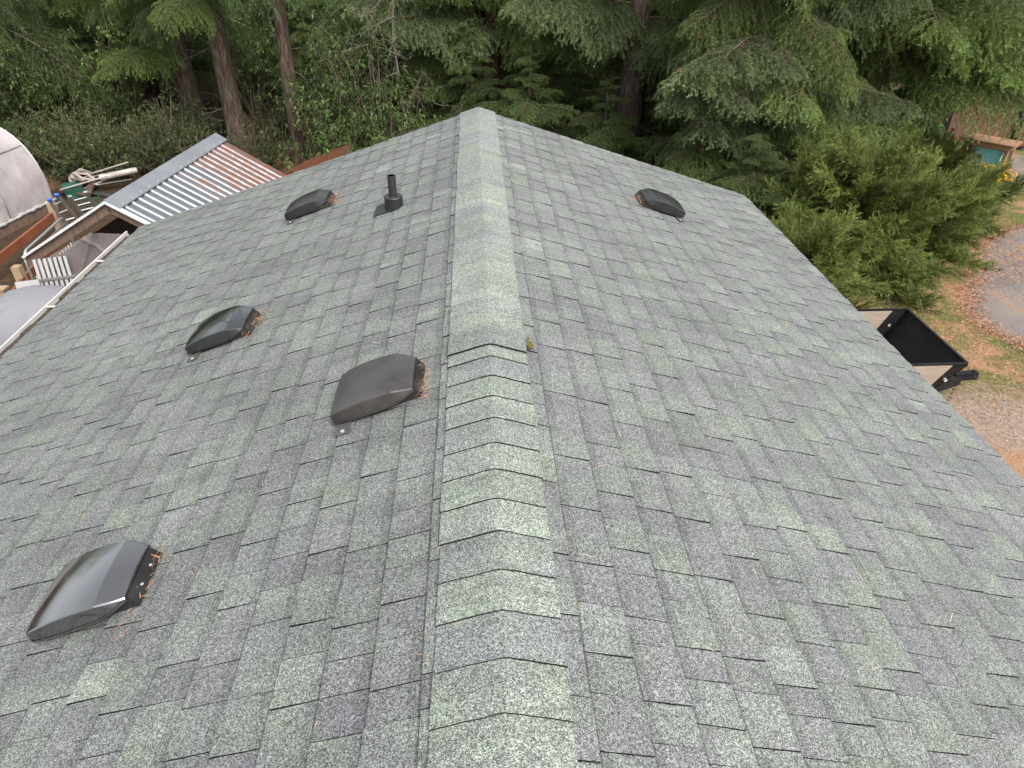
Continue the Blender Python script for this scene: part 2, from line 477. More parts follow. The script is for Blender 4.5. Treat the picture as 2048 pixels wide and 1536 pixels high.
for side, W in ((-1, WL), (1, WR)):
    b = MB(); x = side * (W - .03)
    z = -W * S - .05
    b.box((min(x, x - side*.03), Y0, z - .16), (max(x, x - side*.03), Y1 - .03, z))
    b.build('fascia_board', M['wood_fascia'], house, M=Mh)
for y in (Y0 - .0, Y1 - .045):
    b = MB()
    for side, W in ((-1, WL), (1, WR)):
        b.bar((0, y, -.14), (side * (W - .02), y, -(W - .02) * S - .14), .03, .16)
    b.build('rake_board', M['wood_fascia'], house, M=Mh)

# shingles: tabs of two thicknesses along each course
tabs = []       # (side, course, y0, y1, thick, col)
PAL_HI = [(.141, .152, .140), (.140, .148, .140), (.139, .144, .141), (.144, .157, .141), (.136, .141, .139), (.147, .161, .142)]
PAL_LO = [(.133, .139, .136), (.129, .133, .133), (.137, .145, .137), (.126, .129, .130), (.140, .150, .139)]
for side, W in ((-1, WL), (1, WR)):
    U = W / CS
    nC = int(math.ceil((U - .075) / EXPO))
    for i in range(nC):
        ub = min(.075 + EXPO * (i + 1), U)
        y = Y0 + random.uniform(-.2, 0); hi = random.random() < .5
        while y < Y1:
            wdt = random.uniform(.105, .175) if hi else random.uniform(.085, .155)
            if random.random() < .06: wdt += .10
            y0, y1 = max(y, Y0), min(y + wdt, Y1 + random.uniform(-.006, .006))
            if y1 - y0 > .015:
                col = random.choice(PAL_HI if hi else PAL_LO)
                k = random.uniform(.93, 1.07)
                if random.random() < .012: k *= 1.25
                col = tuple(c * k for c in col)
                tabs.append((side, ub, i, y0, y1, (random.uniform(.0069, .0088) if hi else random.uniform(.0046, .0060)), col, random.uniform(-.006, .006)))
            y += wdt; hi = not hi

def shingle_geo(b, t):
    side, ub, i, y0, y1, th, col, j = t
    ua = max(ub - EXPO - .045, .0)
    ub2 = ub + (j * .5 if th > .0068 else 0)
    ins = .0013
    mid = ua + (ub2 - ua) * .5
    # slight curl so that edges are never ruler straight
    lift = random.uniform(0, .0015) if th > .0068 else 0
    u1 = max(ub - EXPO - .004, .002)
    g = th / (ub2 - ua)
    rows = [(ua, .001), (u1 + .012, .001 + (u1 + .012 - ua) * g * .9), (u1 + .040, .001 + (u1 + .04 - ua) * g * .93), (ub2, th)]
    V = []
    for (u, h) in rows:
        e = lift if u == ub2 else 0
        V += [rp(side, u, y0 + ins + (j * .6 if u == ub2 else 0), h + e), rp(side, u, y1 - ins + (j * .4 if u == ub2 else 0), h + e * .4)]
    V += [rp(side, u, y0 + ins + (j * .6 if u == ub2 else 0), -.012) for u in (ua, ub2)]
    V += [rp(side, u, y1 - ins + (j * .4 if u == ub2 else 0), -.012) for u in (ua, ub2)]
    top = [(0, 2, 3, 1), (2, 4, 5, 3), (4, 6, 7, 5)]
    sidef = [(6, 9, 11, 7), (0, 8, 9, 6, 4, 2), (1, 3, 5, 7, 11, 10)]
    if side < 0:
        top = [f[::-1] for f in top]; sidef = [f[::-1] for f in sidef]
    k1 = random.uniform(.42, .62); k2 = random.uniform(.76, .92)      # darker colour band along the top of the exposure
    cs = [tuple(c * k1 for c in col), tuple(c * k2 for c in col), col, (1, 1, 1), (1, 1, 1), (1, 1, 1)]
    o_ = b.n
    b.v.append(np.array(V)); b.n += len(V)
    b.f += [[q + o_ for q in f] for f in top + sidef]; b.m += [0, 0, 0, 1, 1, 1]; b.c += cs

def px_size(t):
    side, ub, i, y0, y1, th, col, j = t
    p = Vector(rp(side, ub - .07, (y0 + y1) / 2, 0)) - cam.matrix_world.translation
    z = p.dot(_f)
    if z < .3: return -1
    X = 1024 + 1400 * p.dot(_r2) / z; Y = 768 - 1400 * p.dot(_u2) / z
    if not (30 < X < 2018 and 0 < Y < 1510): return -1
    return (y1 - y0) / z / z
order = sorted(range(len(tabs)), key=lambda k: -px_size(tabs[k]))
single = set(order[:300])
rest = MB()
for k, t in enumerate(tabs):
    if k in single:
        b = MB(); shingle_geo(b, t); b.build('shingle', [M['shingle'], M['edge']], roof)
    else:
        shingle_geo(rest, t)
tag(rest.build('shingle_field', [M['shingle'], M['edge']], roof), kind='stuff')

# ridge caps: near half laps towards the camera, far half away from it
def ridge_cap(ye, sgn, col, w_=.178, base=.010, rise=.0085, Lc=.20):
    """exposed edge at ye, body running in +sgn*Y and sinking under the next cap"""
    b = MB()
    prof = []
    for k in range(-6, 7):
        a = k / 6; u = abs(a) ** 1.6 * w_
        prof.append((a, u * (1.03 if a < 0 else .90)))
    V = []
    js = random.uniform(-.003, .003)
    for yy, hh in ((ye, base + rise), (ye + sgn * Lc * .5, base + rise * .6), (ye + sgn * Lc, base + rise * .15)):
        for a, u in prof:
            sd_ = 1 if a >= 0 else -1
            rnd = .0015 * math.exp(-(u / .012) ** 2)
            x, _, z = rp(sd_, u, 0, hh)
            V.append((x * (1 if u > 0 else 0) + js, yy + random.uniform(-.0012, .0012), z - rnd))
    m = len(prof)
    nV = len(V)
    V += [(x, y, z - .007) for x, y, z in V[:m]]                      # underside of the exposed edge
    V += [(V[r*m + e][0] * 1.0, V[r*m + e][1], V[r*m + e][2] - .012) for e in (0, m - 1) for r in range(3)]
    top = [(r*m + k, r*m + k + 1, (r+1)*m + k + 1, (r+1)*m + k) for r in range(2) for k in range(m - 1)]
    edge = [(k, nV + k, nV + k + 1, k + 1) for k in range(m - 1)]
    e0 = nV + m
    edge += [(r*m, (r+1)*m, e0 + r + 1, e0 + r) for r in range(2)]
    e1 = e0 + 3
    edge += [(r*m + m - 1, e1 + r, e1 + r + 1, (r+1)*m + m - 1) for r in range(2)]
    if sgn < 0:
        top = [f[::-1] for f in top]; edge = [f[::-1] for f in edge]
    b.add(V, top, 0, col); b.f += [[q for q in f] for f in edge]; b.m += [1] * len(edge); b.c += [(1, 1, 1)] * len(edge)
    return b.build('ridge_cap', [M['shingle'], M['edge']], roof)

CAPC = [(.178, .198, .173), (.172, .187, .172), (.184, .206, .177), (.164, .175, .170), (.175, .196, .170)]
SEQ = [0, 3, 4, 0, 1, 0, 4, 2, 1, 2, 3, 4, 0, 2, 1, 3]
k = 0
y = 2.495 + EXPO
for n_ in range(34):
    ye = 2.495 - EXPO * n_ + random.uniform(-.004, .004)
    if ye < Y0 + .1: break
    c = CAPC[SEQ[n_ % len(SEQ)]]; kk = random.uniform(.94, 1.05)
    ridge_cap(ye, 1, tuple(q * kk for q in c))
yy = 2.62
while yy < Y1:
    c = random.choice(CAPC); kk = random.uniform(.97, 1.06)
    ridge_cap(min(yy + EXPO, Y1 + .006), -1, tuple(q * kk for q in c))
    yy += EXPO
ridge_cap(2.585, 1, (.168, .182, .166), base=.017, rise=.0085, Lc=.17)

# eave gutter on the left
gut = MB()
gx, gz = -WL - .005, -WL * S - .035
prof = [(0, .0), (0, -.10), (-.09, -.10), (-.115, -.05), (-.115, .012), (-.128, .012), (-.128, -.055), (-.1, -.112), (.008, -.112), (.008, .0)]
V = [(gx + x, y, gz + z) for y in (Y0, Y1 - .04) for x, z in prof]
m = len(prof)
gut.add(V, [(i, (i+1) % m, (i+1) % m + m, i + m) for i in range(m)] + [tuple(range(m)), tuple(range(m, 2*m))[::-1]])
gutter = gut.build('gutter', M['gutter_white'], house, M=Mh)
b = MB()
for i in range(60):
    ya, yb = Y0 + (Y1 - Y0 - .1) * i / 60, Y0 + (Y1 - Y0 - .1) * (i + 1) / 60
    h0 = -.022 + random.uniform(-.014, .014)
    b.box((gx - .11, ya, gz - .098), (gx - .002, yb - .004, gz + h0))
lit = b.build('gutter_litter', M['gutter_muck'], gutter); lit['kind'] = 'stuff'
for y in np.arange(Y0 + .4, Y1 - .1, .92):
    b = MB(); b.box((gx - .12, y - .012, gz - .0), (gx + .004, y + .012, gz + .006)); b.build('gutter_hanger', M['gutter_white'], gutter)

# ------------------------------------------------------------------ roof vents
def roof_matrix(side, u, y, h=.012, twist=0.0):
    """local x downslope, y along the eave, z off the roof"""
    x, _, z = rp(side, u, y, h)
    a = Vector((side * CS, 0, -SN)); n = Vector((side * SN, 0, CS)); l = n.cross(a)
    R3 = Matrix((a, l, n)).transposed().to_4x4() @ Matrix.Rotation(twist, 4, 'Z')
    R3.translation = (x, y, z); return R3

def hood_mesh(name, mat, seed):
    b = MB()
    A = [.188, .178, .150, .118, .075, .03, -.012, -.055, -.092, -.128, -.158, -.174]
    top = [.054, .064, .072, .079, .086, .090, .092, .092, .089, .076, .063, .056]
    rim = [.020, .020, .020, .020, .021, .023, .025, .028, .033, .040, .047, .050]
    hw = [.152, .158, .162, .164, .165, .165, .165, .164, .162, .153, .138, .126]
    ins = [.002, .002, .003, .003, .004, .004, .005, .005, .006, .008, .006, .003]
    cols = 9
    V = []
    for a, t, r_, w_, d in zip(A, top, rim, hw, ins):
        wt = w_ - d
        row = [(a, -w_, r_), (a, -wt - .003, t - .004)]
        for k in range(cols):
            q = -1 + 2 * k / (cols - 1)
            row.append((a, wt * q * .985, t + .010 * (1 - q * q)))
        row += [(a, wt + .003, t - .004), (a, w_, r_)]
        V += row
    m = cols + 4; n = len(A)
    F = [(i*m+k, (i+1)*m+k, (i+1)*m+k+1, i*m+k+1) for i in range(n-1) for k in range(m-1)]
    F = [f[::-1] for f in F]
    F += [tuple(range(m))[::-1], tuple((n-1)*m + k for k in range(m))]
    b.add(V, F)
    # thin rim lip round the skirt
    loop = [V[i*m] for i in range(n)] + [V[i*m+m-1] for i in range(n-1, -1, -1)]
    L = len(loop)
    low = [(x * 1.012, y * 1.012, z - .007) for x, y, z in loop]; inn = [(x * .96, y * .965, z - .007) for x, y, z in loop]
    out = [(x * 1.012, y * 1.012, z + .002) for x, y, z in loop]; up = [(x * .96, y * .965, z + .012) for x, y, z in loop]
    b.add(out + low + inn + up, [(i, (i+1) % L, (i+1) % L + L, i + L) for i in range(L)] + [(i+L, (i+1) % L + L, (i+1) % L + 2*L, i + 2*L) for i in range(L)] + [(i+2*L, (i+1) % L + 2*L, (i+1) % L + 3*L, i + 3*L) for i in range(L)])
    return b.mesh(name, [mat], True, 13)

vents = [(-1, 1.455, 1.70, .05, 'vent_gloss', 'glossy black roof vent nearest the camera with two pale screws', 1.0),
         (-1, .485, 2.465, .0, 'vent_matt', 'weathered brown black roof vent close beside the ridge caps', 1.0),
         (-1, 1.585, 3.615, .0, 'vent_shiny', 'shiny black roof vent with streaky top on the middle of the left slope', 1.0),
         (-1, 1.445, 5.585, .0, 'vent_dull', 'small dull black roof vent left of the plumbing pipe with orange needles', 1.0),
         (1, 1.535, 5.575, .0, 'vent_dull', 'black roof vent alone on the right slope of the roof', 1.0)]
for side, u, y, tw, mt, lab, sc in vents:
    root = empty('roof_vent'); root.matrix_world = roof_matrix(side, u, y, .011, tw)
    root.scale = (.98, .96, .92)
    tag(root, lab, 'roof vent', 'plastic roof vents on the shingle roof')
    link('hood', hood_mesh('hood', M[mt], 1), root)
    b = MB()   # throat under the hood: upslope wall carries screws
    V = [(-.198, -.122, 0), (-.198, .122, 0), (.12, .135, 0), (.12, -.135, 0), (-.180, -.116, .050), (-.180, .116, .050), (.11, .125, .04), (.11, -.125, .04)]
    b.add(V, [(0, 1, 5, 4), (1, 2, 6, 5), (2, 3, 7, 6), (3, 0, 4, 7), (4, 5, 6, 7)])
    b.build('throat', M['vent_dull'], root)
    fw = .15 if y < 2 else .235
    b = MB(); b.box((.115, -fw, .001), (.175, fw, .004)); b.box((.115, -fw, .004), (.120, fw, .008)); b.box((.168, -fw, .004), (.173, fw, .007))
    fl = b.build('flange', M['flange'], root)
    for yy in (-fw + .02, fw - .02):
        b = MB(); b.tube([(.145, yy, .003), (.145, yy, .008), (.145, yy, .009)], [.009, .009, .004], 10); b.build('nail_head', M['screw'], fl)
    for yy in ((-.045, .045) if y < 2 else ()):
        b = MB(); c0 = Vector((-.190, yy, .024)); b.tube([c0, c0 + Vector((-.006, 0, .002))], [.005, .004], 8); b.build('screw', M['screw'], root)

# plumbing pipe with rubber boot
root = empty('vent_pipe'); px, py, pz = rp(-1, .66, 4.90, .012); root.location = (px, py, pz)
tag(root, 'black plumbing vent pipe rising from a round rubber boot', 'vent pipe')
Rm = roof_matrix(-1, .66, 4.90).to_3x3().to_4x4()
b = MB(); b.box((-.05, -.13, .0), (.15, .075, .004)); b.build('flashing_plate', M['dark_void'] if False else M['rubber'], root, M=Rm)
b = MB(); b.tube([(0, 0, -.05), (0, 0, .06), (0, 0, .074), (0, 0, .080), (0, 0, .076), (0, 0, .066)], [.070, .064, .069, .064, .052, .035], 24)
b.build('boot_collar', M['rubber'], root, True, 40)
b = MB(); b.tube([(0, 0, 0), (0, 0, .225), (0, 0, .225), (0, 0, .11)], [.0295, .0295, .024, .024], 20, cap=False)
b.build('pipe', M['rubber'], root, True, 40)
b = MB(); b.tube([(0, 0, .068), (0, 0, .082)], [.040, .036], 20); b.build('seal_ring', M['rubber'], root, True, 40)

# needles caught beside the vents and scattered over the roof
def needle_quads(n, centre_fn, L=(.03, .07), wd=.0016, cols=((1, 1, 1),)):
    V = np.zeros((n, 4, 3)); C = np.zeros((n, 3))
    for i in range(n):
        p, up, a, l = centre_fn()
        th = random.uniform(0, 2 * math.pi); tilt = random.uniform(-.12, .35)
        d = (a * math.cos(th) + l * math.sin(th)) * math.cos(tilt) + up * math.sin(tilt)
        s_ = d.cross(up).normalized() * wd * random.uniform(.7, 1.4); ln = random.uniform(*L)
        q = p + d * ln * .5 + up * random.uniform(0, .004)
        e = p + d * ln
        V[i] = [p - s_, p + s_, e + s_ * .5, e - s_ * .5]
        C[i] = random.choice(cols)
    return V, C
def roof_frame(side):
    return Vector((side * SN, 0, CS)), Vector((side * CS, 0, -SN)), Vector((0, 1, 0))
OR = [(1.0, .9, .8), (1.5, 1.25, 1.1), (.6, .5, .45), (1.25, 1.3, 1.4)]
piles = [(-1, 1.585 - .20, 3.60, .035, .15, 260, 'clump of orange needles at the upper side of the shiny vent'),
         (-1, .485 - .19, 2.44, .02, .12, 140, 'thin clump of rusty needles against the vent beside the ridge'),
         (-1, 1.445 - .225, 5.53, .04, .11, 260, 'bright orange needle clump beside the vent near the pipe'),
         (-1, 1.455 - .20, 1.70, .006, .16, 60, 'narrow line of tan needles behind the nearest vent'),
         (1, 1.535 - .21, 5.52, .03, .10, 120, 'needle clump at the upper side of the right slope vent')]
for side, u, y, su, sy, n, lab in piles:
    up, a, l = roof_frame(side)
    def fn():
        return Vector(rp(side, u + random.gauss(0, su), y + random.gauss(0, sy * .6), .012 + random.uniform(0, .035))), up, a, l
    V, C = needle_quads(int(n * .5), fn, (.02, .055), .0011, OR)
    o = link('needle_litter', quad_mesh('needle_litter', V, C, [M['straw'], M['twig']]))
    tag(o, lab, 'needles', kind='stuff')
PALE = [(1.5, 1.9, 2.2), (1.2, 1.4, 1.5), (.8, .8, .8), (1.7, 2.2, 2.7)]
Vs = []; Cs = []
for side, W, n in ((-1, WL, 420), (1, WR, 330)):
    up, a, l = roof_frame(side)
    def fn():
        return Vector(rp(side, random.uniform(.1, W / CS - .05), random.uniform(.4, Y1 - .1), .0145)), up, a, l
    V, C = needle_quads(n, fn, (.02, .06), .0009, PALE); Vs.append(V); Cs.append(C)
o = link('fallen_needles', quad_mesh('fallen_needles', np.concatenate(Vs), np.concatenate(Cs), [M['straw'], M['twig']]))
tag(o, 'thin dry needles scattered over the shingles', 'needles', kind='stuff')
b = MB()
for i in range(26):
    p = rp(1, .185 + random.gauss(0, .008), 2.66 + random.gauss(0, .02), .02 + random.uniform(0, .006)); r_ = random.uniform(.004, .009)
    b.tube([p, (p[0], p[1], p[2] + r_)], [r_, r_ * .4], 6)
tag(b.build('moss_tuft', M['moss']), 'tiny yellow green moss tuft at the right edge of the ridge caps', 'moss')

# ------------------------------------------------------------------ foliage generators
def perp(D, r):
    A = r.normal(size=D.shape); A -= D * (A * D).sum(1, keepdims=True)
    return A / (np.linalg.norm(A, axis=1, keepdims=True) + 1e-9)

def blades(P, D, k, length, width, fwd, r, cols, tip_light=None):
    """k thin blades at every station P with twig direction D"""
    P = np.repeat(P, k, 0); Dk = np.repeat(D, k, 0)
    A = perp(Dk, r)
    d = Dk * fwd + A * (1 - fwd) + r.normal(size=Dk.shape) * .12
    d /= np.linalg.norm(d, axis=1, keepdims=True)
    n = len(P); L = length * r.uniform(.7, 1.25, (n, 1)); W = width * r.uniform(.7, 1.3, (n, 1))
    s = perp(d, r) * W * .5
    V = np.stack([P - s, P + s, P + d * L + s * .35, P + d * L - s * .35], 1)
    c = cols[r.integers(0, len(cols), n)] * r.uniform(.75, 1.25, (n, 1))
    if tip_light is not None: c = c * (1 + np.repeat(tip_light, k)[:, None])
    return V, c

def curve_pts(p0, d0, L, droop, n, r, wob=.03):
    t = np.linspace(0, 1, n)[:, None]
    p = p0 + d0 * L * t + np.array([0, 0, -1.0]) * droop * L * t * t
    p = p + np.cumsum(r.normal(size=(n, 3)) * wob * L / n, 0)
    return p

def stations(p, step):
    seg = np.diff(p, axis=0); ln = np.linalg.norm(seg, axis=1); cum = np.concatenate([[0], np.cumsum(ln)])
    m = max(2, int(cum[-1] / step)); s = np.linspace(0, cum[-1], m)
    P = np.stack([np.interp(s, cum, p[:, k]) for k in range(3)], 1)
    D = np.gradient(P, axis=0); D /= np.linalg.norm(D, axis=1, keepdims=True) + 1e-9
    return P, D, s / cum[-1]

FIR = np.array([(.118, .176, .044), (.098, .152, .042), (.140, .196, .048), (.104, .164, .056), (.160, .200, .056)])
FIR_BLUE = np.array([(.165, .225, .115), (.145, .205, .096), (.185, .240, .125), (.140, .188, .060), (.172, .205, .066)])
FIR_DARK = np.array([(.080, .126, .042), (.068, .110, .040), (.096, .138, .046)])
CED = np.array([(.136, .178, .042), (.108, .146, .036), (.168, .204, .050), (.205, .224, .070), (.086, .118, .030)])

def fir_branch(name, seed, L=2.4, droop=.28, hang=.6, cols=FIR, dens=1.0, dead=.06, cones=0, wide=.40):
    r = np.random.default_rng(seed)
    wood = MB(); VV = []; CC = []
    main = curve_pts(np.zeros(3), np.array([1, 0, .16]), L, droop, 14, r)
    wood.tube([tuple(q) for q in main], list(np.linspace(.022 * L / 2.4, .003, 14)), 5, cap=False)
    n2 = int(46 * dens * L / 2.4)
    for i in range(n2):
        t = .10 + .90 * (i + r.uniform(-.3, .3)) / n2
        t = min(max(t, .06), 1.0)
        P0 = np.array([np.interp(t, np.linspace(0, 1, 14), main[:, k]) for k in range(3)])
        sgn = 1 if i % 2 else -1
        ang = math.radians(r.uniform(35, 72)) * (1 - .5 * (t > .95))
        d = np.array([math.cos(ang), sgn * math.sin(ang), r.uniform(-.25, .18)]); d /= np.linalg.norm(d)
        l2 = L * (wide * (1.05 - t) + .10) * r.uniform(.65, 1.2) * min(1, .35 + t * 2.2)
        c2 = curve_pts(P0, d, l2, hang * r.uniform(.5, 1.3), 8, r, .05)
        isdead = r.random() < dead
        wood.tube([tuple(q) for q in c2], list(np.linspace(.006, .0018, 8)), 3, cap=False)
        if isdead: continue
        P, D, s = stations(c2, .020 / dens)
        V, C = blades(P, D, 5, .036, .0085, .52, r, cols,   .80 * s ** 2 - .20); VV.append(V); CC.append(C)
        # third order twigs, drooping
        n3 = int(l2 / .055)
        for j in range(n3):
            tt = (j + .8) / (n3 + .3); q0 = np.array([np.interp(tt, np.linspace(0, 1, 8), c2[:, k]) for k in range(3)])
            i0 = min(int(tt * 7), 6); dd = c2[i0 + 1] - c2[i0]; dd /= np.linalg.norm(dd)
            side = np.cross(dd, [0, 0, 1]); side /= np.linalg.norm(side) + 1e-9
            d3 = dd * .75 + side * (1 if j % 2 else -1) * .75 + np.array([0, 0, r.uniform(-.35, .1)]); d3 /= np.linalg.norm(d3)
            l3 = l2 * .38 * (1.1 - tt) * r.uniform(.6, 1.3) + .05
            c3 = curve_pts(q0, d3, l3, hang * r.uniform(.5, 1.6), 5, r, .06)
            P, D, s = stations(c3, .022 / dens)
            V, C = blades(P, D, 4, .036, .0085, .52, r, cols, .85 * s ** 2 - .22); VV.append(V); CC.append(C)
    for i in range(cones):
        t = r.uniform(.35, .98); P0 = np.array([np.interp(t, np.linspace(0, 1, 14), main[:, k]) for k in range(3)]) + r.normal(size=3) * [.12, .22, .04]
        n = 26; u = r.normal(size=(n, 3)) * [.010, .010, .028]
        P = P0 + u - [0, 0, .03]; D = np.tile([0, 0, -1.0], (n, 1))
        V, C = blades(P, D, 2, .022, .016, .5, r, np.array([(.26, .13, .055), (.18, .085, .035), (.34, .19, .09)])); VV.append(V); CC.append(C)
    return quad_mesh(name, np.concatenate(VV), np.concatenate(CC), [M['needle'], M['twig']], wood)

def cedar_branch(name, seed, L=1.6, droop=.12, cols=CED, mat='scale_leaf'):
    r = np.random.default_rng(seed)
    wood = MB(); VV = []; CC = []
    main = curve_pts(np.zeros(3), np.array([1, 0, .1]), L, droop, 10, r)
    wood.tube([tuple(q) for q in main], list(np.linspace(.012, .002, 10)), 4, cap=False)
    n2 = int(46 * L / 1.6)
    for i in range(n2):
        t = .08 + .92 * (i + .5) / n2
        P0 = np.array([np.interp(t, np.linspace(0, 1, 10), main[:, k]) for k in range(3)])
        th = r.uniform(0, 2 * math.pi); ang = math.radians(r.uniform(22, 48))
        d = np.array([math.cos(ang), math.sin(ang) * math.cos(th), math.sin(ang) * math.sin(th) * .6]); d /= np.linalg.norm(d)
        l2 = (L * .30 * (1.1 - t) + .12) * r.uniform(.6, 1.25)
        c2 = curve_pts(P0, d, l2, r.uniform(.0, .5), 7, r, .05)
        P, D, s = stations(c2, .016)
        V, C = blades(P, D, 3, .060, .0075, .74, r, cols, .55 * s ** 2 - .18); VV.append(V); CC.append(C)
        n3 = int(l2 / .04)
        for j in range(n3):
            tt = (j + .6) / n3; q0 = np.array([np.interp(tt, np.linspace(0, 1, 7), c2[:, k]) for k in range(3)])
            i0 = min(int(tt * 6), 5); dd = c2[i0 + 1] - c2[i0]; dd /= np.linalg.norm(dd)
            d3 = dd * .85 + r.normal(size=3) * .38; d3 /= np.linalg.norm(d3)
            c3 = curve_pts(q0, d3, .10 * r.uniform(.5, 1.5), .2, 4, r, .05)
            P, D, s = stations(c3, .020)
            V, C = blades(P, D, 3, .045, .0065, .76, r, cols, .6 * s ** 2 - .1); VV.append(V); CC.append(C)
    return quad_mesh(name, np.concatenate(VV), np.concatenate(CC), [M[mat], M['twig']], wood)

def leaf_whorl(P, axis, k, L, W, r, cols):
    """diamond leaves spreading round a shoot tip"""
    D = np.tile(axis, (k, 1)); A = perp(D, r); up = r.uniform(.05, .6, (k, 1))
    d = A * (1 - up * .5) + D * up + np.array([0, 0, -.18]); d /= np.linalg.norm(d, axis=1, keepdims=True)
    s = np.cross(d, np.tile([0, 0, 1.0], (k, 1))) + r.normal(size=(k, 3)) * .25
    s /= np.linalg.norm(s, axis=1, keepdims=True) + 1e-9
    l = L * r.uniform(.7, 1.2, (k, 1)); w_ = W * r.uniform(.8, 1.2, (k, 1))
    Pk = np.tile(P, (k, 1)); n = np.cross(s, d)
    V = np.stack([Pk, Pk + d * l * .5 + s * w_ * .5 + n * w_ * .12, Pk + d * l - np.array([0, 0, .1]) * l, Pk + d * l * .5 - s * w_ * .5 + n * w_ * .12], 1)
    return V, cols[r.integers(0, len(cols), k)] * r.uniform(.75, 1.3, (k, 1))

BROAD = np.array([(.080, .130, .034), (.062, .108, .032), (.110, .158, .044), (.138, .176, .050), (.070, .116, .042)])
SMALL = np.array([(.070, .106, .032), (.054, .088, .028), (.094, .128, .044), (.12, .142, .066), (.086, .100, .030), (.056, .080, .024)])

def shrub_meshes(name, seed, H, R, nstem, nshoot, k, L, W, cols, mat, rise=.75):
    r = np.random.default_rng(seed)
    wood = MB(); VV = []; CC = []
    for i in range(nstem):
        th = r.uniform(0, 2 * math.pi); rr = R * math.sqrt(r.random()) * .8; h = H * r.uniform(.5, 1.0) * (1 - .45 * (rr / R) ** 2)
        tip = np.array([rr * math.cos(th), rr * math.sin(th), h])
        base = np.array([tip[0] * .12, tip[1] * .12, -.05])
        mid = base * .4 + tip * .6; mid[2] = h * rise
        pts = np.array([base, base * .6 + mid * .4, mid, tip]) + r.normal(size=(4, 3)) * .05
        wood.tube([tuple(q) for q in pts], [.02 + .006 * H, .016, .010, .004], 5, cap=False)
        for j in range(nshoot):
            t = .25 + .75 * r.random() ** .8
            q0 = np.array([np.interp(t, [0, .35, .7, 1], pts[:, c]) for c in range(3)])
            d = r.normal(size=3) + np.array([math.cos(th) * .5, math.sin(th) * .5, .5]); d /= np.linalg.norm(d)
            l = r.uniform(.12, .34) * min(1.3, R)
            q1 = q0 + d * l
            if j % 3 == 0: wood.tube([tuple(q0), tuple((q0 + q1) / 2 + r.normal(size=3) * .02), tuple(q1)], [.006, .004, .002], 3, cap=False)
            for f in (1.0, .55):
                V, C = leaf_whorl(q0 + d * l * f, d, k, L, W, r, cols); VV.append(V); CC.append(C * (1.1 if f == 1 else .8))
    me = quad_mesh(name, np.concatenate(VV), np.concatenate(CC), [M[mat], M['twig']])
    return me, wood.mesh('stem', [M['twig']], True)

# ------------------------------------------------------------------ trees
BR = {
    'fir': [fir_branch('fir_branch', 11 + i, 2.4, .22 + .05 * i, .55, FIR, 1.0) for i in range(3)],
    'weep': [fir_branch('weeping_fir_branch', 31 + i, 2.4, .22 + .05 * i, .75, np.concatenate([FIR, FIR_BLUE[3:]]), 1.0, .10, 3) for i in range(3)],
    'blue': [fir_branch('blue_green_fir_branch', 51 + i, 2.4, .08 + .06 * i, .5, FIR_BLUE, 1.15, .05, 10, .46) for i in range(2)],
    'dark': [fir_branch('shaded_fir_branch', 71 + i, 2.4, .34 + .06 * i, .9, FIR_DARK, .7, .15) for i in range(3)],
    'young': [fir_branch('young_fir_branch', 111 + i, 1.35, .16 + .05 * i, .45, np.concatenate([FIR * .72, FIR_DARK]), 1.25, .03, 0, .46) for i in range(3)],
    'ced': [cedar_branch('cypress_spray', 91 + i, 1.6, .05 + .08 * i) for i in range(3)],
}

def trunk_mesh(r0, H, seed, mat, lean=(0, 0), n=14):
    r = np.random.default_rng(seed)
    zs = np.concatenate([[-.15, 0, .15, .4], np.linspace(.9, H, 14)])
    off = r.uniform(0, 6.28, 5)
    V = []
    for z in zs:
        t = max(z, 0) / H; rad = r0 * (1 - .86 * t) * (1 + .45 * math.exp(-max(z, 0) / .25))
        cx = lean[0] * z + .03 * math.sin(z * .7 + off[0]); cy = lean[1] * z + .03 * math.cos(z * .6 + off[1])
        for k in range(n):
            a = 2 * math.pi * k / n
            q = rad * (1 + .06 * math.sin(3 * a + off[2] + z * .3) + .05 * math.sin(7 * a + off[3]) + .04 * r.normal())
            V.append((cx + q * math.cos(a), cy + q * math.sin(a), z))
    F = [(i*n+k, i*n+(k+1) % n, (i+1)*n+(k+1) % n, (i+1)*n+k) for i in range(len(zs)-1) for k in range(n)]
    b = MB(); b.add(V, F)
    return b.mesh('trunk', [mat], True)

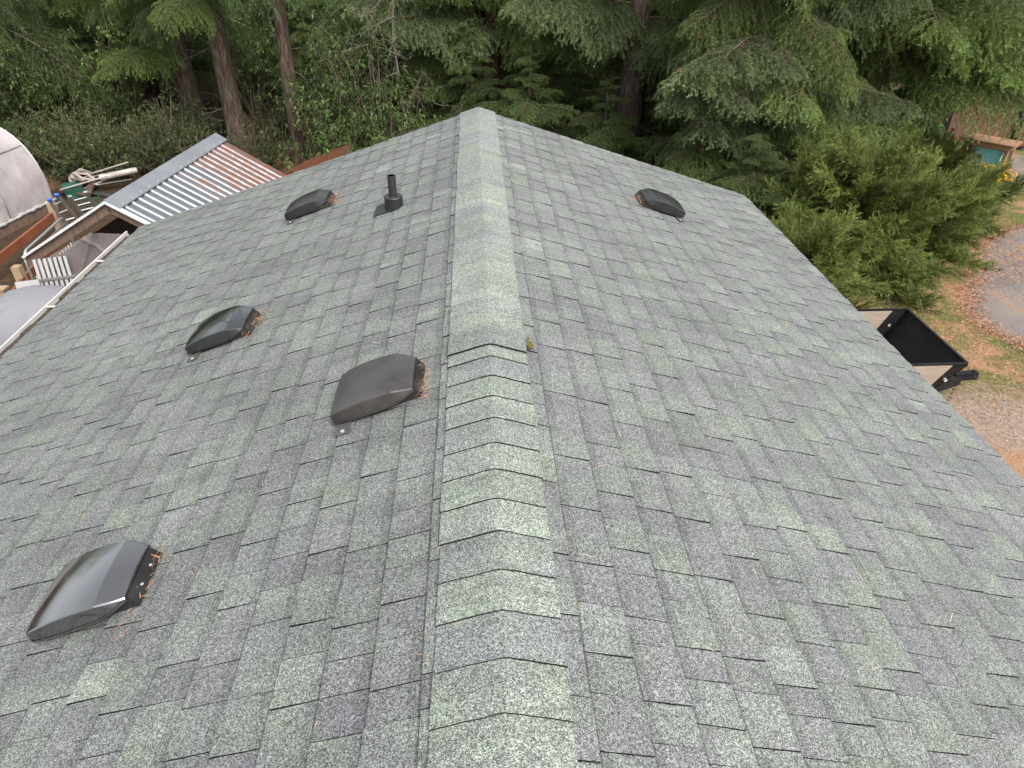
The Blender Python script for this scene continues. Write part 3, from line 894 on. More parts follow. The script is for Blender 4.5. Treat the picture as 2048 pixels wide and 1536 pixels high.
def conifer(name, label, x, y, r0, H, h0, kinds, seed, step=.16, Lr=(1.6, 2.6), lean=(0, 0), mat='bark_fir', group=None,
            avoid=None, stubs=4, top_step=.75, hsplit=5.0):
    r = np.random.default_rng(seed)
    if H > 9: H *= .74
    root = empty(name, (x, y, ground_z(x, y)))
    tag(root, label, 'tree', group)
    link('trunk', trunk_mesh(r0, H, seed, M[mat], lean), root)
    crown = empty('crown', parent=root)
    h = h0; az = r.uniform(0, 6.28)
    while h < H - (.5 if H > 4 else .0):
        t = h / H
        az += 2.399 + r.normal() * .3
        if avoid is not None and h < hsplit and abs((az - avoid[0] + math.pi) % (2 * math.pi) - math.pi) < avoid[1]:
            h += step * .5; continue
        L = r.uniform(*Lr) * (1.0 if t < .45 else max(.25, (1 - t) / .55))
        me = BR[kinds[r.integers(0, len(kinds))]]; me = me[r.integers(0, len(me))]
        sc = L / (1.35 if me.name.startswith('young') else 2.4)
        Mx = Matrix.Translation((lean[0] * h, lean[1] * h, h)) @ Matrix.Rotation(az, 4, 'Z') @ Matrix.Rotation(r.uniform(-.15, .22), 4, 'Y') @ Matrix.Rotation(r.uniform(-.3, .3), 4, 'X') @ Matrix.Diagonal((sc, sc * r.uniform(.9, 1.2), sc, 1))
        link('branch', me, crown, Mx)
        h += (step if h < hsplit else top_step) * r.uniform(.6, 1.4)
    for i in range(stubs):        # dead stubs on the bare stem
        z = r.uniform(.8, max(h0, 2.5)); a = r.uniform(0, 6.28); b = MB()
        p = np.array([0, 0, 0.0]); d = np.array([math.cos(a), math.sin(a), r.uniform(-.25, .1)])
        pts = curve_pts(p, d, r.uniform(.5, 1.3), .1, 6, r, .12)
        b.tube([tuple(q) for q in pts], list(np.linspace(.014, .003, 6)), 4, cap=False)
        for q in range(3):
            c = pts[2 + q]; dd = d + r.normal(size=3) * .6
            b.tube([tuple(c), tuple(c + dd * .15), tuple(c + dd * .3 - np.array([0, 0, .04]))], [.005, .003, .001], 3, cap=False)
        b.build('dead_limb', M['twig_grey'], root, M=Matrix.Translation((lean[0] * z, lean[1] * z, z)))
    return root

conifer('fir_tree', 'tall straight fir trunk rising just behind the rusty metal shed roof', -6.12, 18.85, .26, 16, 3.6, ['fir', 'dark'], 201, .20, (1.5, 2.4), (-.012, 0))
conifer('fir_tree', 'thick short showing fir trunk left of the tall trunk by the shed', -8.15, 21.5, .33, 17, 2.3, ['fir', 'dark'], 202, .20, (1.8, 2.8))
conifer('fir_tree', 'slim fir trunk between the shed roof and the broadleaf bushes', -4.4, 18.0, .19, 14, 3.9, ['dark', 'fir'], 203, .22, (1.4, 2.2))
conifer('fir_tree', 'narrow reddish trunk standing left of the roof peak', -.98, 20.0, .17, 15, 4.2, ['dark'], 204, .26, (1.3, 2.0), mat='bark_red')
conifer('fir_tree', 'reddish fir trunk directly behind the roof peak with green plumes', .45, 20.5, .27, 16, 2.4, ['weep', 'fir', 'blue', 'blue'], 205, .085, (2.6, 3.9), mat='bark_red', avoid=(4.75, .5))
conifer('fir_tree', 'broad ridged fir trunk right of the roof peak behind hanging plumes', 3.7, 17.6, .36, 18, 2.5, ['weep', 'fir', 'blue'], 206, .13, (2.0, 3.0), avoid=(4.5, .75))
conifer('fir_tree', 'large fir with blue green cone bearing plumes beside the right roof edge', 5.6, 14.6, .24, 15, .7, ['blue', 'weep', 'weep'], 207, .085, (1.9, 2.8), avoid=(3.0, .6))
for k_, (az_, h_, L_) in enumerate([(3.95, 3.05, 2.9), (4.15, 3.4, 3.0), (3.8, 2.55, 2.6), (4.3, 2.75, 2.7), (4.05, 2.1, 2.5), (4.5, 3.3, 2.6)]):
    hero = [o for o in bpy.data.objects if o.name.startswith('crown')][-1] if k_ == 0 else hero
    q_ = L_ / 2.4
    link('branch', BR['blue'][k_ % 2], hero, Matrix.Translation((0, 0, h_)) @ Matrix.Rotation(az_, 4, 'Z') @ Matrix.Rotation(.06, 4, 'Y') @ Matrix.Diagonal((q_, q_ * 1.1, q_, 1)))
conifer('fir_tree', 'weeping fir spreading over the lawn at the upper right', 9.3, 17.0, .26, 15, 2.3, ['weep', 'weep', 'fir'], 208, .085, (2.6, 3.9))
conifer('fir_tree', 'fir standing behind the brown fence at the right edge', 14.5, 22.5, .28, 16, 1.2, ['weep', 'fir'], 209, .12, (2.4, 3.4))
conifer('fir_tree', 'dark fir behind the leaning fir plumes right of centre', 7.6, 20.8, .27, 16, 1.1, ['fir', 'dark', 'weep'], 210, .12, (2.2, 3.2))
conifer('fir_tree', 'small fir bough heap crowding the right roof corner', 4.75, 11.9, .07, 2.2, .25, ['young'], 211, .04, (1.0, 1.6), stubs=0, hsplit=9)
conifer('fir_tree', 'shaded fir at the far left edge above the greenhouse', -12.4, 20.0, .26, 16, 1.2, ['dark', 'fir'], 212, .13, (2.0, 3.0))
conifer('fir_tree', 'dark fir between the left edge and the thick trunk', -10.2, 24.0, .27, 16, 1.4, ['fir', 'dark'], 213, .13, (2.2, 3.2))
far = [(-17, 25, 'deep shaded fir at the upper left corner'), (-13.5, 28, 'far fir stem seen past the left shrubs'), (-6.0, 26.5, 'far fir behind the tall straight trunk'),
       (-3.2, 24.5, 'far fir behind the slim trunk'), (-2.2, 29, 'remote fir in the gap left of the narrow reddish trunk'), (2.4, 26, 'far fir behind the roof peak'), (5.2, 25.5, 'far fir behind the broad ridged trunk'),
       (10.8, 26.5, 'far fir behind the weeping boughs'), (13.0, 30, 'remote fir at the upper right'), (18.5, 27, 'far fir beyond the right end of the fence'), (-9.0, 31, 'remote fir high in the left background'), (0.6, 32, 'remote fir straight behind the roof peak')]
for i, (x, y, lab) in enumerate(far):
    conifer('fir_tree', lab, x, y, .20 + .012 * (i % 4), 15, 1.0, ['dark', 'fir', 'dark'], 240 + i, .17, (2.2, 3.4), stubs=2, group='firs in the shaded wood behind')

young = [(2.0, 18.9, 3.6, 'young fir filling the gap just right of the roof peak'), (1.2, 16.6, 2.9, 'low young fir brushing the right gable edge by the peak'), (2.9, 16.2, 2.3, 'low young fir in front of the broad ridged trunk'),
         (5.0, 17.8, 3.6, 'young fir right of the broad ridged trunk'), (6.6, 16.4, 3.2, 'young fir under the cone bearing boughs'), (4.9, 13.6, 2.6, 'bushy young fir beside the right gable corner'),
         (7.9, 14.2, 2.5, 'young fir rising behind the large cypress bush'), (8.4, 18.8, 3.8, 'young fir behind the weeping boughs'), (-.2, 18.6, 3.2, 'young fir between the two reddish trunks'),
         (6.2, 13.1, 2.2, 'low young fir between the conifers and the cypress bush'), (-4.9, 23.0, 4.0, 'young fir in the gloom beyond the slim trunk'), (-11.3, 22.0, 4.0, 'young fir in the gloom at upper left'), (11.6, 18.9, 2.6, 'young fir left of the brown fence')]
for i, (x, y, H_, lab) in enumerate(young):
    conifer('young_fir', lab, x, y, .06, H_, .15, ['young'], 270 + i, .06, (.9, 1.5), stubs=0, hsplit=9, group='young firs filling the wood edge')

def cypress(name, label, x, y, H, R, n, seed, tilt=(.2, 1.2), nameb='spray'):
    r = np.random.default_rng(seed)
    root = empty(name, (x, y, ground_z(x, y))); tag(root, label, 'bush')
    b = MB()
    for i in range(5):
        a = r.uniform(0, 6.28); b.tube([(0, 0, -.05), (.1 * math.cos(a), .1 * math.sin(a), H * .3), (.25 * math.cos(a), .25 * math.sin(a), H * .8)], [.04, .03, .008], 6)
    b.build('stem', M['bark_red'], root, True)
    cr = empty('crown', parent=root)
    for i in range(n):
        h = H * r.uniform(.03, .95); az = r.uniform(0, 6.28); me = BR['ced'][r.integers(0, 3)]
        el = r.uniform(*tilt) if h > H * .4 else r.uniform(-.1, .7)
        L = R * r.uniform(.75, 1.15) * (1 - .5 * (h / H) ** 2); sc = L / 1.6
        Mx = Matrix.Translation((0, 0, h * .8)) @ Matrix.Rotation(az, 4, 'Z') @ Matrix.Rotation(-el, 4, 'Y') @ Matrix.Rotation(r.uniform(-3, 3), 4, 'X') @ Matrix.Diagonal((sc, sc, sc, 1))
        link(nameb, me, cr, Mx)
    return root
cypress('cypress_bush', 'large feathery cypress bush beside the trailer and right roof edge', 6.25, 11.15, 1.9, 1.75, 120, 301)
cypress('cypress_bush', 'feathery cypress bush reaching over the paved road edge', 7.9, 12.1, 1.3, 1.55, 80, 302, (.1, .8))
cypress('cypress_bush', 'dark cypress bush tucked against the right garage wall', 4.9, 9.9, 1.35, 1.3, 60, 303)
cypress('cypress_bush', 'loose pale cypress bush in front of the yellow flowers', 9.7, 13.4, .85, 1.25, 45, 304, (.1, .7))
cypress('cypress_bush', 'thin olive cypress bush under the weeping fir boughs', 8.9, 15.2, 1.3, 1.3, 50, 305, (.3, 1.1))
cypress('cypress_bush', 'small cypress bush left of the wooden stand', 11.1, 16.2, .8, .85, 40, 306, (.3, 1.1))

def shrub(meshes, name, label, x, y, rz, sc, group, cat='shrub'):
    root = empty(name, (x, y, ground_z(x, y)), rz); root.scale = (sc, sc, sc)
    tag(root, label, cat, group)
    link('foliage', meshes[0], root); link('stem', meshes[1], root)
    return root
broadA = shrub_meshes('broad_foliage', 401, 3.6, 1.5, 26, 16, 7, .115, .034, BROAD, 'broad')
broadB = shrub_meshes('broad_foliage', 402, 2.6, 1.4, 22, 16, 7, .105, .034, BROAD, 'broad')
smallA = shrub_meshes('small_foliage', 403, 1.5, 1.1, 30, 14, 9, .055, .022, SMALL, 'small', .6)
smallB = shrub_meshes('small_foliage', 404, 1.1, 1.0, 28, 13, 9, .050, .022, SMALL, 'small', .6)
for i, (me, x, y, rz, sc, lab) in enumerate([
    (broadA, -2.2, 16.2, 0.3, 1.12, 'tall glossy broadleaf shrub left of the reddish trunk'),
    (broadB, -3.0, 15.1, 1.3, .98, 'rounded glossy broadleaf shrub just behind the far left gable edge'),
    (broadB, -1.5, 14.9, 2.6, .85, 'low glossy broadleaf shrub nearest the roof peak'),
    (broadA, -3.6, 17.6, 4.0, 1.05, 'shaded broadleaf shrub beside the slim trunk'),
    (broadA, -11.2, 19.0, 2.0, 1.0, 'dark broadleaf shrub above the greenhouse at the left edge'),
    (broadA, -9.6, 20.6, 5.1, 1.05, 'tall drooping broadleaf shrub in the left thicket'),
    (broadB, -13.3, 17.8, .7, 1.1, 'dark broadleaf shrub touching the greenhouse top'),
    (broadA, -.2, 23.0, 3.0, 1.1, 'broadleaf shrub in the gloom behind the roof peak'),
    (broadA, -7.0, 23.6, 3.6, 1.1, 'broadleaf shrub in the gloom behind the thick trunk')]):
    shrub(me, 'broadleaf_shrub', lab, x, y, rz, sc, 'broadleaf shrubs')
spots = [(-10.4, 18.2), (-9.6, 17.6), (-8.9, 18.4), (-9.9, 19.2), (-8.3, 17.3), (-7.6, 18.5), (-8.6, 19.6), (-7.2, 17.2), (-6.9, 19.8), (-10.9, 17.1), (-7.8, 20.3), (-9.2, 16.7), (-5.5, 20.6), (-5.2, 17.2), (-6.3, 16.6), (-11.6, 18.6),
         (-3.9, 20.4), (-2.0, 19.0), (-2.8, 21.8), (.9, 18.4), (2.3, 19.2), (1.6, 16.8), (5.4, 19.0), (6.6, 17.4), (8.0, 15.4), (7.3, 13.9), (-4.6, 22.6), (3.4, 22.0), (10.6, 19.5), (11.9, 21.2)]
SL = ['grey green small leaved shrub %s' % q for q in (
    'in the middle of the left thicket', 'just right of the greenhouse', 'left of the thick trunk', 'high on the left thicket', 'above the scrap pile', 'behind the metal shed ridge',
    'beside the thick trunk foot', 'touching the metal shed ridge flashing', 'between the thick and the tall trunk', 'against the greenhouse end hoop', 'behind the thick trunk', 'lowest, beside the scrap pile',
    'right of the tall trunk', 'behind the rusty shed corner', 'at the far shed roof end', 'at the left edge of the thicket', 'behind the slim trunk', 'behind the tall broadleaf shrub', 'deep in the gloom left of centre',
    'right of the reddish trunk behind the peak', 'left of the broad ridged trunk', 'just behind the right gable', 'right of the broad ridged trunk', 'under the cone bearing fir', 'under the weeping fir', 'behind the cypress bush',
    'in the gloom beyond the slim trunk', 'in the gloom right of the peak', 'below the far weeping boughs', 'before the brown fence')]
for i, ((x, y), lab) in enumerate(zip(spots, SL)):
    shrub(smallA if i % 2 else smallB, 'small_leaf_shrub', lab, x, y, i * 1.7, .9 + .35 * ((i * 37) % 10) / 10, 'undergrowth shrubs')

# the wood beyond reads as one mass
r = np.random.default_rng(77)
n = 90000
P = np.stack([r.uniform(-42, 46, n), r.uniform(30, 50, n), np.zeros(n)], 1)
P[:, 2] = -3.4 + 12.0 * r.random(n) ** 1.3 + (P[:, 1] - 30) * .1
D = r.normal(size=(n, 3)); D[:, 2] -= .6; D /= np.linalg.norm(D, axis=1, keepdims=True)
V, C = blades(P, D, 1, .42, .10, .9, r, np.concatenate([FIR_DARK, FIR[:2], BROAD[:2]]))
tag(link('distant_wood', quad_mesh('distant_wood', V, C, [M['needle'], M['twig']])), 'dark mass of woodland closing the view behind the firs', 'woodland', kind='stuff')

# bare twiggy limb hanging in the gap left of the peak
b = MB(); rr = np.random.default_rng(5)
def twiggy(b, p, d, L, rad, lev):
    pts = curve_pts(np.array(p, float), np.array(d, float), L, .15, 7, rr, .25)
    b.tube([tuple(q) for q in pts], list(np.linspace(rad, rad * .35, 7)), 5, cap=False)
    if lev:
        for i in (2, 3, 4, 5, 6):
            dd = np.array(d) + rr.normal(size=3) * .75; dd /= np.linalg.norm(dd)
            twiggy(b, pts[i], dd, L * .5, rad * .45, lev - 1)
# (a dead understorey tree: stem plus limb)
root = empty('dead_tree', (-1.75, 17.2, GZ)); tag(root, 'bare grey leafless small tree with crooked twigs left of the reddish trunk', 'tree')
bt = MB(); bt.tube([(0, 0, -.1), (.05, .03, 1.5), (-.05, .02, 3.0), (.1, 0, 4.6), (.12, .05, 5.6)], [.035, .03, .026, .02, .008], 8); bt.build('trunk', M['twig_grey'], root, True)
for i in range(9):
    b = MB(); z = 1.9 + i * .38; a = rr.uniform(3.3, 6.1)
    twiggy(b, (0, 0, 0), (math.cos(a), math.sin(a), rr.uniform(-.5, .3)), rr.uniform(.8, 1.5), .016, 2)
    b.build('limb', M['twig_grey'], root, True, M=Matrix.Translation((0, 0, z)))

# ------------------------------------------------------------------ metal roofed shed left of the garage
ang = RAD(-7.3)                  # heading of its ridge
shed = empty('metal_roofed_shed', (-4.58, 8.61, GZ), ang)
tag(shed, 'small shed with ribbed metal roof, orange needle litter and open plastic draped gable', 'shed')
RZ, SL_, LR = 2.30, .565, 3.13   # ridge height over ground, slope, ridge length
WA, WB = 1.06, 1.36              # right and left run
for sgn, W in ((1, WA), (-1, WB)):
    b = MB()
    pitch = .157; nr = int(LR / pitch)
    prof = []
    yy = 0.0
    for k in range(nr):
        y0 = k * pitch
        prof += [(y0, 0), (y0 + .095, 0), (y0 + .108, .022), (y0 + .136, .022), (y0 + .149, 0)]
    prof.append((LR, 0))
    V = []
    for w_ in (0.0, W):
        for y_, h in prof:
            V.append((sgn * w_, y_, RZ - w_ * SL_ + h))
    m = len(prof); F = [(i, i + 1, m + i + 1, m + i) for i in range(m - 1)]
    V2 = [(x, y, z - .004) for x, y, z in V]
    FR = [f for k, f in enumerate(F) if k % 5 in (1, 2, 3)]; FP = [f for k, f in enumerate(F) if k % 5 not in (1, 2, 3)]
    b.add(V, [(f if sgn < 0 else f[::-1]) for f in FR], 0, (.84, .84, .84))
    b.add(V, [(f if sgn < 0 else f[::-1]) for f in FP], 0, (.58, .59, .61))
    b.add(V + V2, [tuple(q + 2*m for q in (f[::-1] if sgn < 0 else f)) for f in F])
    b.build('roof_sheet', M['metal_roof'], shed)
b = MB()
V = [(-.05, -.03, RZ + .028 - .05 * SL_ + .01), (0, -.03, RZ + .045), (.17, -.03, RZ + .028 - .17 * SL_ + .01)]
V = V + [(x, LR + .03, z) for x, _, z in V]; V += [(x, y, z - .012) for x, y, z in V]
b.add(V, [(0, 1, 4, 3), (1, 2, 5, 4), (6, 9, 10, 7), (7, 10, 11, 8), (0, 6, 7, 1), (1, 7, 8, 2), (2, 8, 11, 5), (5, 11, 10, 4), (4, 10, 9, 3), (3, 9, 6, 0)])
cap = b.build('ridge_flashing', M['flashing'], shed)
for i in range(14):
    b = MB(); y_ = .1 + i * .22; b.tube([(.14, y_, RZ + .03 - .14 * SL_), (.14, y_, RZ + .048 - .14 * SL_)], [.008, .006], 8); b.build('roof_screw', M['screw'], cap)
# white trim on the rakes and timber frame
for sgn, W in ((1, WA), (-1, WB)):
    b = MB(); b.bar((0, -.015, RZ + .012), (sgn * W, -.015, RZ + .012 - W * SL_), .05, .03); b.build('rake_trim', M['white_trim'], shed)
    b = MB(); b.bar((0, .03, RZ - .07), (sgn * W, .03, RZ - .07 - W * SL_), .045, .11); b.build('rafter', M['old_wood'], shed)
    b = MB(); b.bar((0, LR - .04, RZ - .07), (sgn * W, LR - .04, RZ - .07 - W * SL_), .045, .11); b.build('rafter', M['old_wood'], shed)
for x, y_ in ((-WB + .12, .06), (WA - .1, .06), (-WB + .12, LR - .06), (WA - .1, LR - .06)):
    b = MB(); b.box((x - .045, y_ - .045, 0), (x + .045, y_ + .045, RZ - .12 - abs(x) * SL_)); b.build('post', M['old_wood'], shed)
b = MB(); b.box((-WB + .1, .035, .95), (WA - .06, .08, 1.04)); b.build('cross_rail', M['old_wood'], shed)
b = MB(); b.box((-WB + .14, LR - .03, 0), (WA - .12, LR - .01, 1.5)); b.build('rear_wall', M['old_wood'], shed)
for x in (-WB + .10, WA - .09):
    b = MB(); b.box((x - .012, .12, 0), (x + .012, LR - .12, 1.35)); b.build('side_wall', M['old_wood'], shed)
# plastic sheet hung across the gable, with folds
def draped(xa, xb, za, zb, nx, nz, yoff, fold, seed):
    r = np.random.default_rng(seed); ph = r.uniform(0, 6.28, 8); V = []
    for j in range(nz + 1):
        t = j / nz
        for i in range(nx + 1):
            s_ = i / nx; x = xa + (xb - xa) * s_
            sag = .06 * math.sin(math.pi * s_) * (1 - t)
            zt = min(za, RZ - .15 - abs(x) * SL_); z = zt + (zb - zt) * t - sag
            d1 = abs(((s_ * 2.3 + t * 1.7 + ph[0]) % 1) - .5); d2 = abs(((s_ * 3.1 - t * 2.6 + ph[1]) % 1) - .5)
            y_ = yoff + fold * (math.exp(-(d1 / .03) ** 2) + .8 * math.exp(-(d2 / .025) ** 2)) + .008 * math.sin(9 * s_ + ph[2] + 4 * t)
            V.append((x, y_, z))
    F = [(j*(nx+1)+i, j*(nx+1)+i+1, (j+1)*(nx+1)+i+1, (j+1)*(nx+1)+i) for j in range(nz) for i in range(nx)]
    return V, F
V, F = draped(-1.18, WA - .04, 1.98, .02, 110, 80, -.05, -.03, 3)
b = MB(); b.add(V, F); b.build('plastic_sheet', M['film_clear'], shed, True)
b = MB(); b.box((-WB + .15, .30, .45), (WA - .15, LR - .3, .50)); b.build('shelf', M['old_wood'], shed)

def in_shed(x, y, z):            # shed coordinates -> world
    p = Matrix.Rotation(ang, 4, 'Z') @ Vector((x, y, z)); return (p.x - 4.58, p.y + 8.61, p.z + GZ)
# pale bucket seen through the plastic
root = empty('pale_bucket', in_shed(.35, .55, .5)); tag(root, 'round pale bucket blurred behind the shed plastic sheet', 'bucket')
b = MB(); b.tube([(0, 0, 0), (0, 0, .26), (0, 0, .27), (0, 0, .26), (0, 0, .02)], [.11, .14, .145, .13, .10], 20); b.build('pail', M['white_plastic'], root, True, 40)
b = MB(); b.tube([(.14 * math.cos(t), -.02, .26 + .10 * math.sin(t)) for t in np.linspace(0, math.pi, 10)], .004, 6); b.build('handle', M['galv'], root)

# low needle covered lean-to roof just past the far left gable edge
lt = empty('lean_to', (-3.0, 13.8, GZ)); tag(lt, 'low lean-to roof buried in rust coloured needles behind the far left roof edge', 'lean-to')
A_, B_, C_, D_ = (-.66, -.5, .92), (.46, -.5, 1.40), (.46, .5, 1.48), (-.66, .5, 1.04)
b = MB(); V = []
for j in range(9):
    for i in range(13):
        u_, v_ = i / 12, j / 8
        p = [A_[k]*(1-u_)*(1-v_) + B_[k]*u_*(1-v_) + C_[k]*u_*v_ + D_[k]*(1-u_)*v_ for k in range(3)]
        V.append((p[0], p[1], p[2] + random.uniform(0, .035)))
b.add(V, [(j*13+i, j*13+i+1, (j+1)*13+i+1, (j+1)*13+i) for j in range(8) for i in range(12)]); b.build('needle_cover', M['litter'], lt, True)
b = MB(); V = [tuple(np.array(q) - (0, 0, .01)) for q in (A_, B_, C_, D_)]; V += [(x, y, z - .03) for x, y, z in V]
b.add(V, [(0, 1, 2, 3), (7, 6, 5, 4), (0, 4, 5, 1), (1, 5, 6, 2), (2, 6, 7, 3), (3, 7, 4, 0)]); b.build('roof_panel', M['old_wood'], lt)
for q in (A_, B_, C_, D_):
    b = MB(); x, y, z = q[0] * .92, q[1] * .88, q[2] - .07; b.box((x - .04, y - .04, 0), (x + .04, y + .04, z)); b.build('post', M['old_wood'], lt)

# ------------------------------------------------------------------ hoop greenhouse at the left edge
ax = Vector((.1855, .9826, 0)); nn = Vector((-.9826, .1855, 0))
gh = empty('hoop_greenhouse', (-9.0, 15.0, GZ), math.atan2(-ax.x, ax.y))   # local +Y along the tunnel, -X away from us
tag(gh, 'hoop greenhouse wrapped in milky plastic film at the left edge', 'greenhouse')
RH, HH = 1.78, 1.66
def hoop(t, sc=1.0):
    c, s_ = math.cos(t), math.sin(t); e = .74
    return (-RH + RH * sc * math.copysign(abs(c) ** e, c), .22 + HH * sc * abs(s_) ** e)
ts = np.linspace(0, math.pi, 29)
b = MB(); V = []
ys = np.linspace(-9.0, .0, 46)
for j, y_ in enumerate(ys):
    sagk = 1 - .012 * abs(math.sin(math.pi * (y_ / 1.25)))
    for t in ts:
        x, z = hoop(t, sagk); V.append((x, y_, z))
F = [(j*29+i, (j+1)*29+i, (j+1)*29+i+1, j*29+i+1) for j in range(45) for i in range(28)]
b.add(V, F); b.build('film_cover', M['film_white'], gh, True)
b = MB(); V = [(x, .0, z) for x, z in (hoop(t, .99) for t in ts)]
V.append((-RH, .0, .22)); b.add(V, [(i, i + 1, 29) for i in range(28)]); b.build('end_film', M['film_white'], gh)
for y_ in np.arange(-8.75, .3, 1.25):
    b = MB(); b.tube([(hoop(t, 1.0)[0], min(y_, -.02), hoop(t, 1.0)[1]) for t in ts], .017, 7); b.build('hoop_pipe', M['galv'], gh, True)
for t in (.62, 1.1, math.pi / 2, 2.3):
    x, z = hoop(t, .998); b = MB(); b.tube([(x, -9, z), (x, -.02, z)], .013, 6); b.build('purlin', M['galv'], gh)
b = MB(); b.tube([(.03 + random.uniform(-.012, .012), y_, .22 + random.uniform(-.012, .012)) for y_ in np.arange(-9, .05, .10)], [random.uniform(.02, .045) for _ in np.arange(-9, .05, .10)], 7); b.build('bunched_film', M['white_plastic'], gh, True)
b = MB(); b.box((-.02, -9, 0), (.03, 0, .24)); b.build('base_board', M['old_wood'], gh)

# rail of red brown boards with a post, before the greenhouse
rail = empty('board_rail', (-8.45, 12.0, GZ)); tag(rail, 'rail of two red brown boards on posts below the greenhouse', 'fence')
def W2(x, y, z): return (x + 8.45, y - 12.0, z)
for z, (p0, p1) in ((.36, ((-8.05, 8.6), (-8.27, 13.52))), (.34, ((-6.92, 8.4), (-7.60, 12.2)))):
    b = MB(); b.bar(W2(*p0, z), W2(*p1, z), .045, .15); b.build('rail_board', M['brown_paint'], rail)
for x, y in ((-8.27, 13.58), (-8.16, 10.9), (-8.09, 9.0), (-7.36, 10.6)):
    b = MB(); b.box(tuple(np.array(W2(x - .06, y - .02, 0))), tuple(np.array(W2(x + .06, y + .10, .60)))); b.build('post', M['post_wood'], rail)
b = MB(); b.bar(W2(-7.25, 9.0, .05), W2(-7.75, 12.1, .05), .12, .10); b.build('sill_board', M['old_wood'], rail)
root = empty('corner_post', (-7.1, 9.75, GZ)); tag(root, 'short pale post end at the left edge beside the grey cover', 'post')
b = MB(); b.box((-.06, -.06, 0), (.06, .06, .62)); b.build('shaft', M['post_wood'], root)
b = MB(); b.box((-.075, -.075, .62), (.075, .075, .65)); b.build('cap', M['post_wood'], root)

# tube gate leaning by the shed
gate = empty('tube_gate', (-6.72, 9.95, GZ)); tag(gate, 'round cornered galvanised tube gate leaning beside the shed', 'gate')
def gp(s_, t): return (-.13 * s_, 1.55 * s_, 1.10 * t)      # along, up
def gl(pts, rr_, nm, mt='galv'):
    b = MB(); b.tube([gp(*q) for q in pts], rr_, 8); b.build(nm, M[mt], gate, True)
arc = [(0, .0), (0, .85)] + [(.10 - .10 * math.cos(a), .85 + .15 * math.sin(a)) for a in np.linspace(.2, math.pi / 2, 6)] + [(.9, 1.0)] + [(.9 + .10 * math.sin(a), .85 + .15 * math.cos(a)) for a in np.linspace(.2, math.pi / 2, 6)] + [(1.0, 0)]
gl(arc, .021, 'frame')
for t in (.08, .90): gl([(0, t * 1.0), (1, t * 1.0)], .012, 'cross_tube')
for k in range(1, 14): gl([(k / 14, .08), (k / 14, .62)], .004, 'wire')
for k in range(1, 8): gl([(0, .08 + .54 * k / 8), (1, .08 + .54 * k / 8)], .004, 'wire')

# aluminium ladders with blue caps behind the post
for i, (x, y, lab) in enumerate([(-7.98, 13.55, 'aluminium ladder with blue end caps beside the rail post'), (-8.05, 14.35, 'second aluminium ladder end farther behind the rail post')]):
    lad = empty('ladder', (x, y, GZ)); tag(lad, lab, 'ladder', 'aluminium ladders')
    tops = [Vector((-.03, -.35, .78)), Vector((.14, -.35, .87))] if i == 0 else [Vector((-.05, -.3, .55)), Vector((.22, -.2, .6))]
    bots = [Vector((-.10, .02, .0)), Vector((.12, .20, .0))]
    for p0, p1 in zip(bots, tops):
        b = MB(); b.bar(p0, p1, .06, .028); sr = b.build('side_rail', M['alum'], lad)
        d = (p1 - p0).normalized()
        b = MB(); b.bar(p1 - d * .01, p1 + d * .05, .075, .045); b.build('end_cap', M['blue_plastic'] if i == 0 else M['alum'], sr)
    for k in range(4):
        t = (k + .6) / 4.2; b = MB(); b.tube([bots[0].lerp(tops[0], t), bots[1].lerp(tops[1], t)], .015, 8); b.build('rung', M['alum'], lad)

# white slatted shelving lying against the shed
rack = empty('slatted_rack', (-5.42, 8.30, GZ), .28); tag(rack, 'white slatted plastic rack standing beside the plastic sheet', 'rack')
for k in range(7):
    b = MB(); x = -.17 + k * .058; b.bar((x, 0, .35), (x, .30, 1.60), .034, .02); b.build('slat', M['white_plastic'], rack)
for t in (.1, .45, .8):
    b = MB(); b.bar((-.22, .30 * t - .022, .35 + 1.25 * t), (.24, .30 * t - .022, .35 + 1.25 * t), .02, .03); b.build('rail', M['alum'], rack)
pan = empty('white_panel', (-5.62, 8.05, GZ), .28); tag(pan, 'white moulded panel with black slots next to the slatted rack', 'panel')
b = MB(); b.bar((0, 0, .35), (0, .26, 1.42), .26, .06, up=(0, -1, .3)); b.build('shell', M['white_plastic'], pan)
for k in range(4):
    b = MB(); t = .2 + k * .2; b.bar((-.06, .26 * t - .045, .35 + 1.07 * t), (.07, .26 * t - .045, .35 + 1.07 * t), .05, .11, up=(0, -1, .3)); b.build('slot', M['dark_void'], pan)

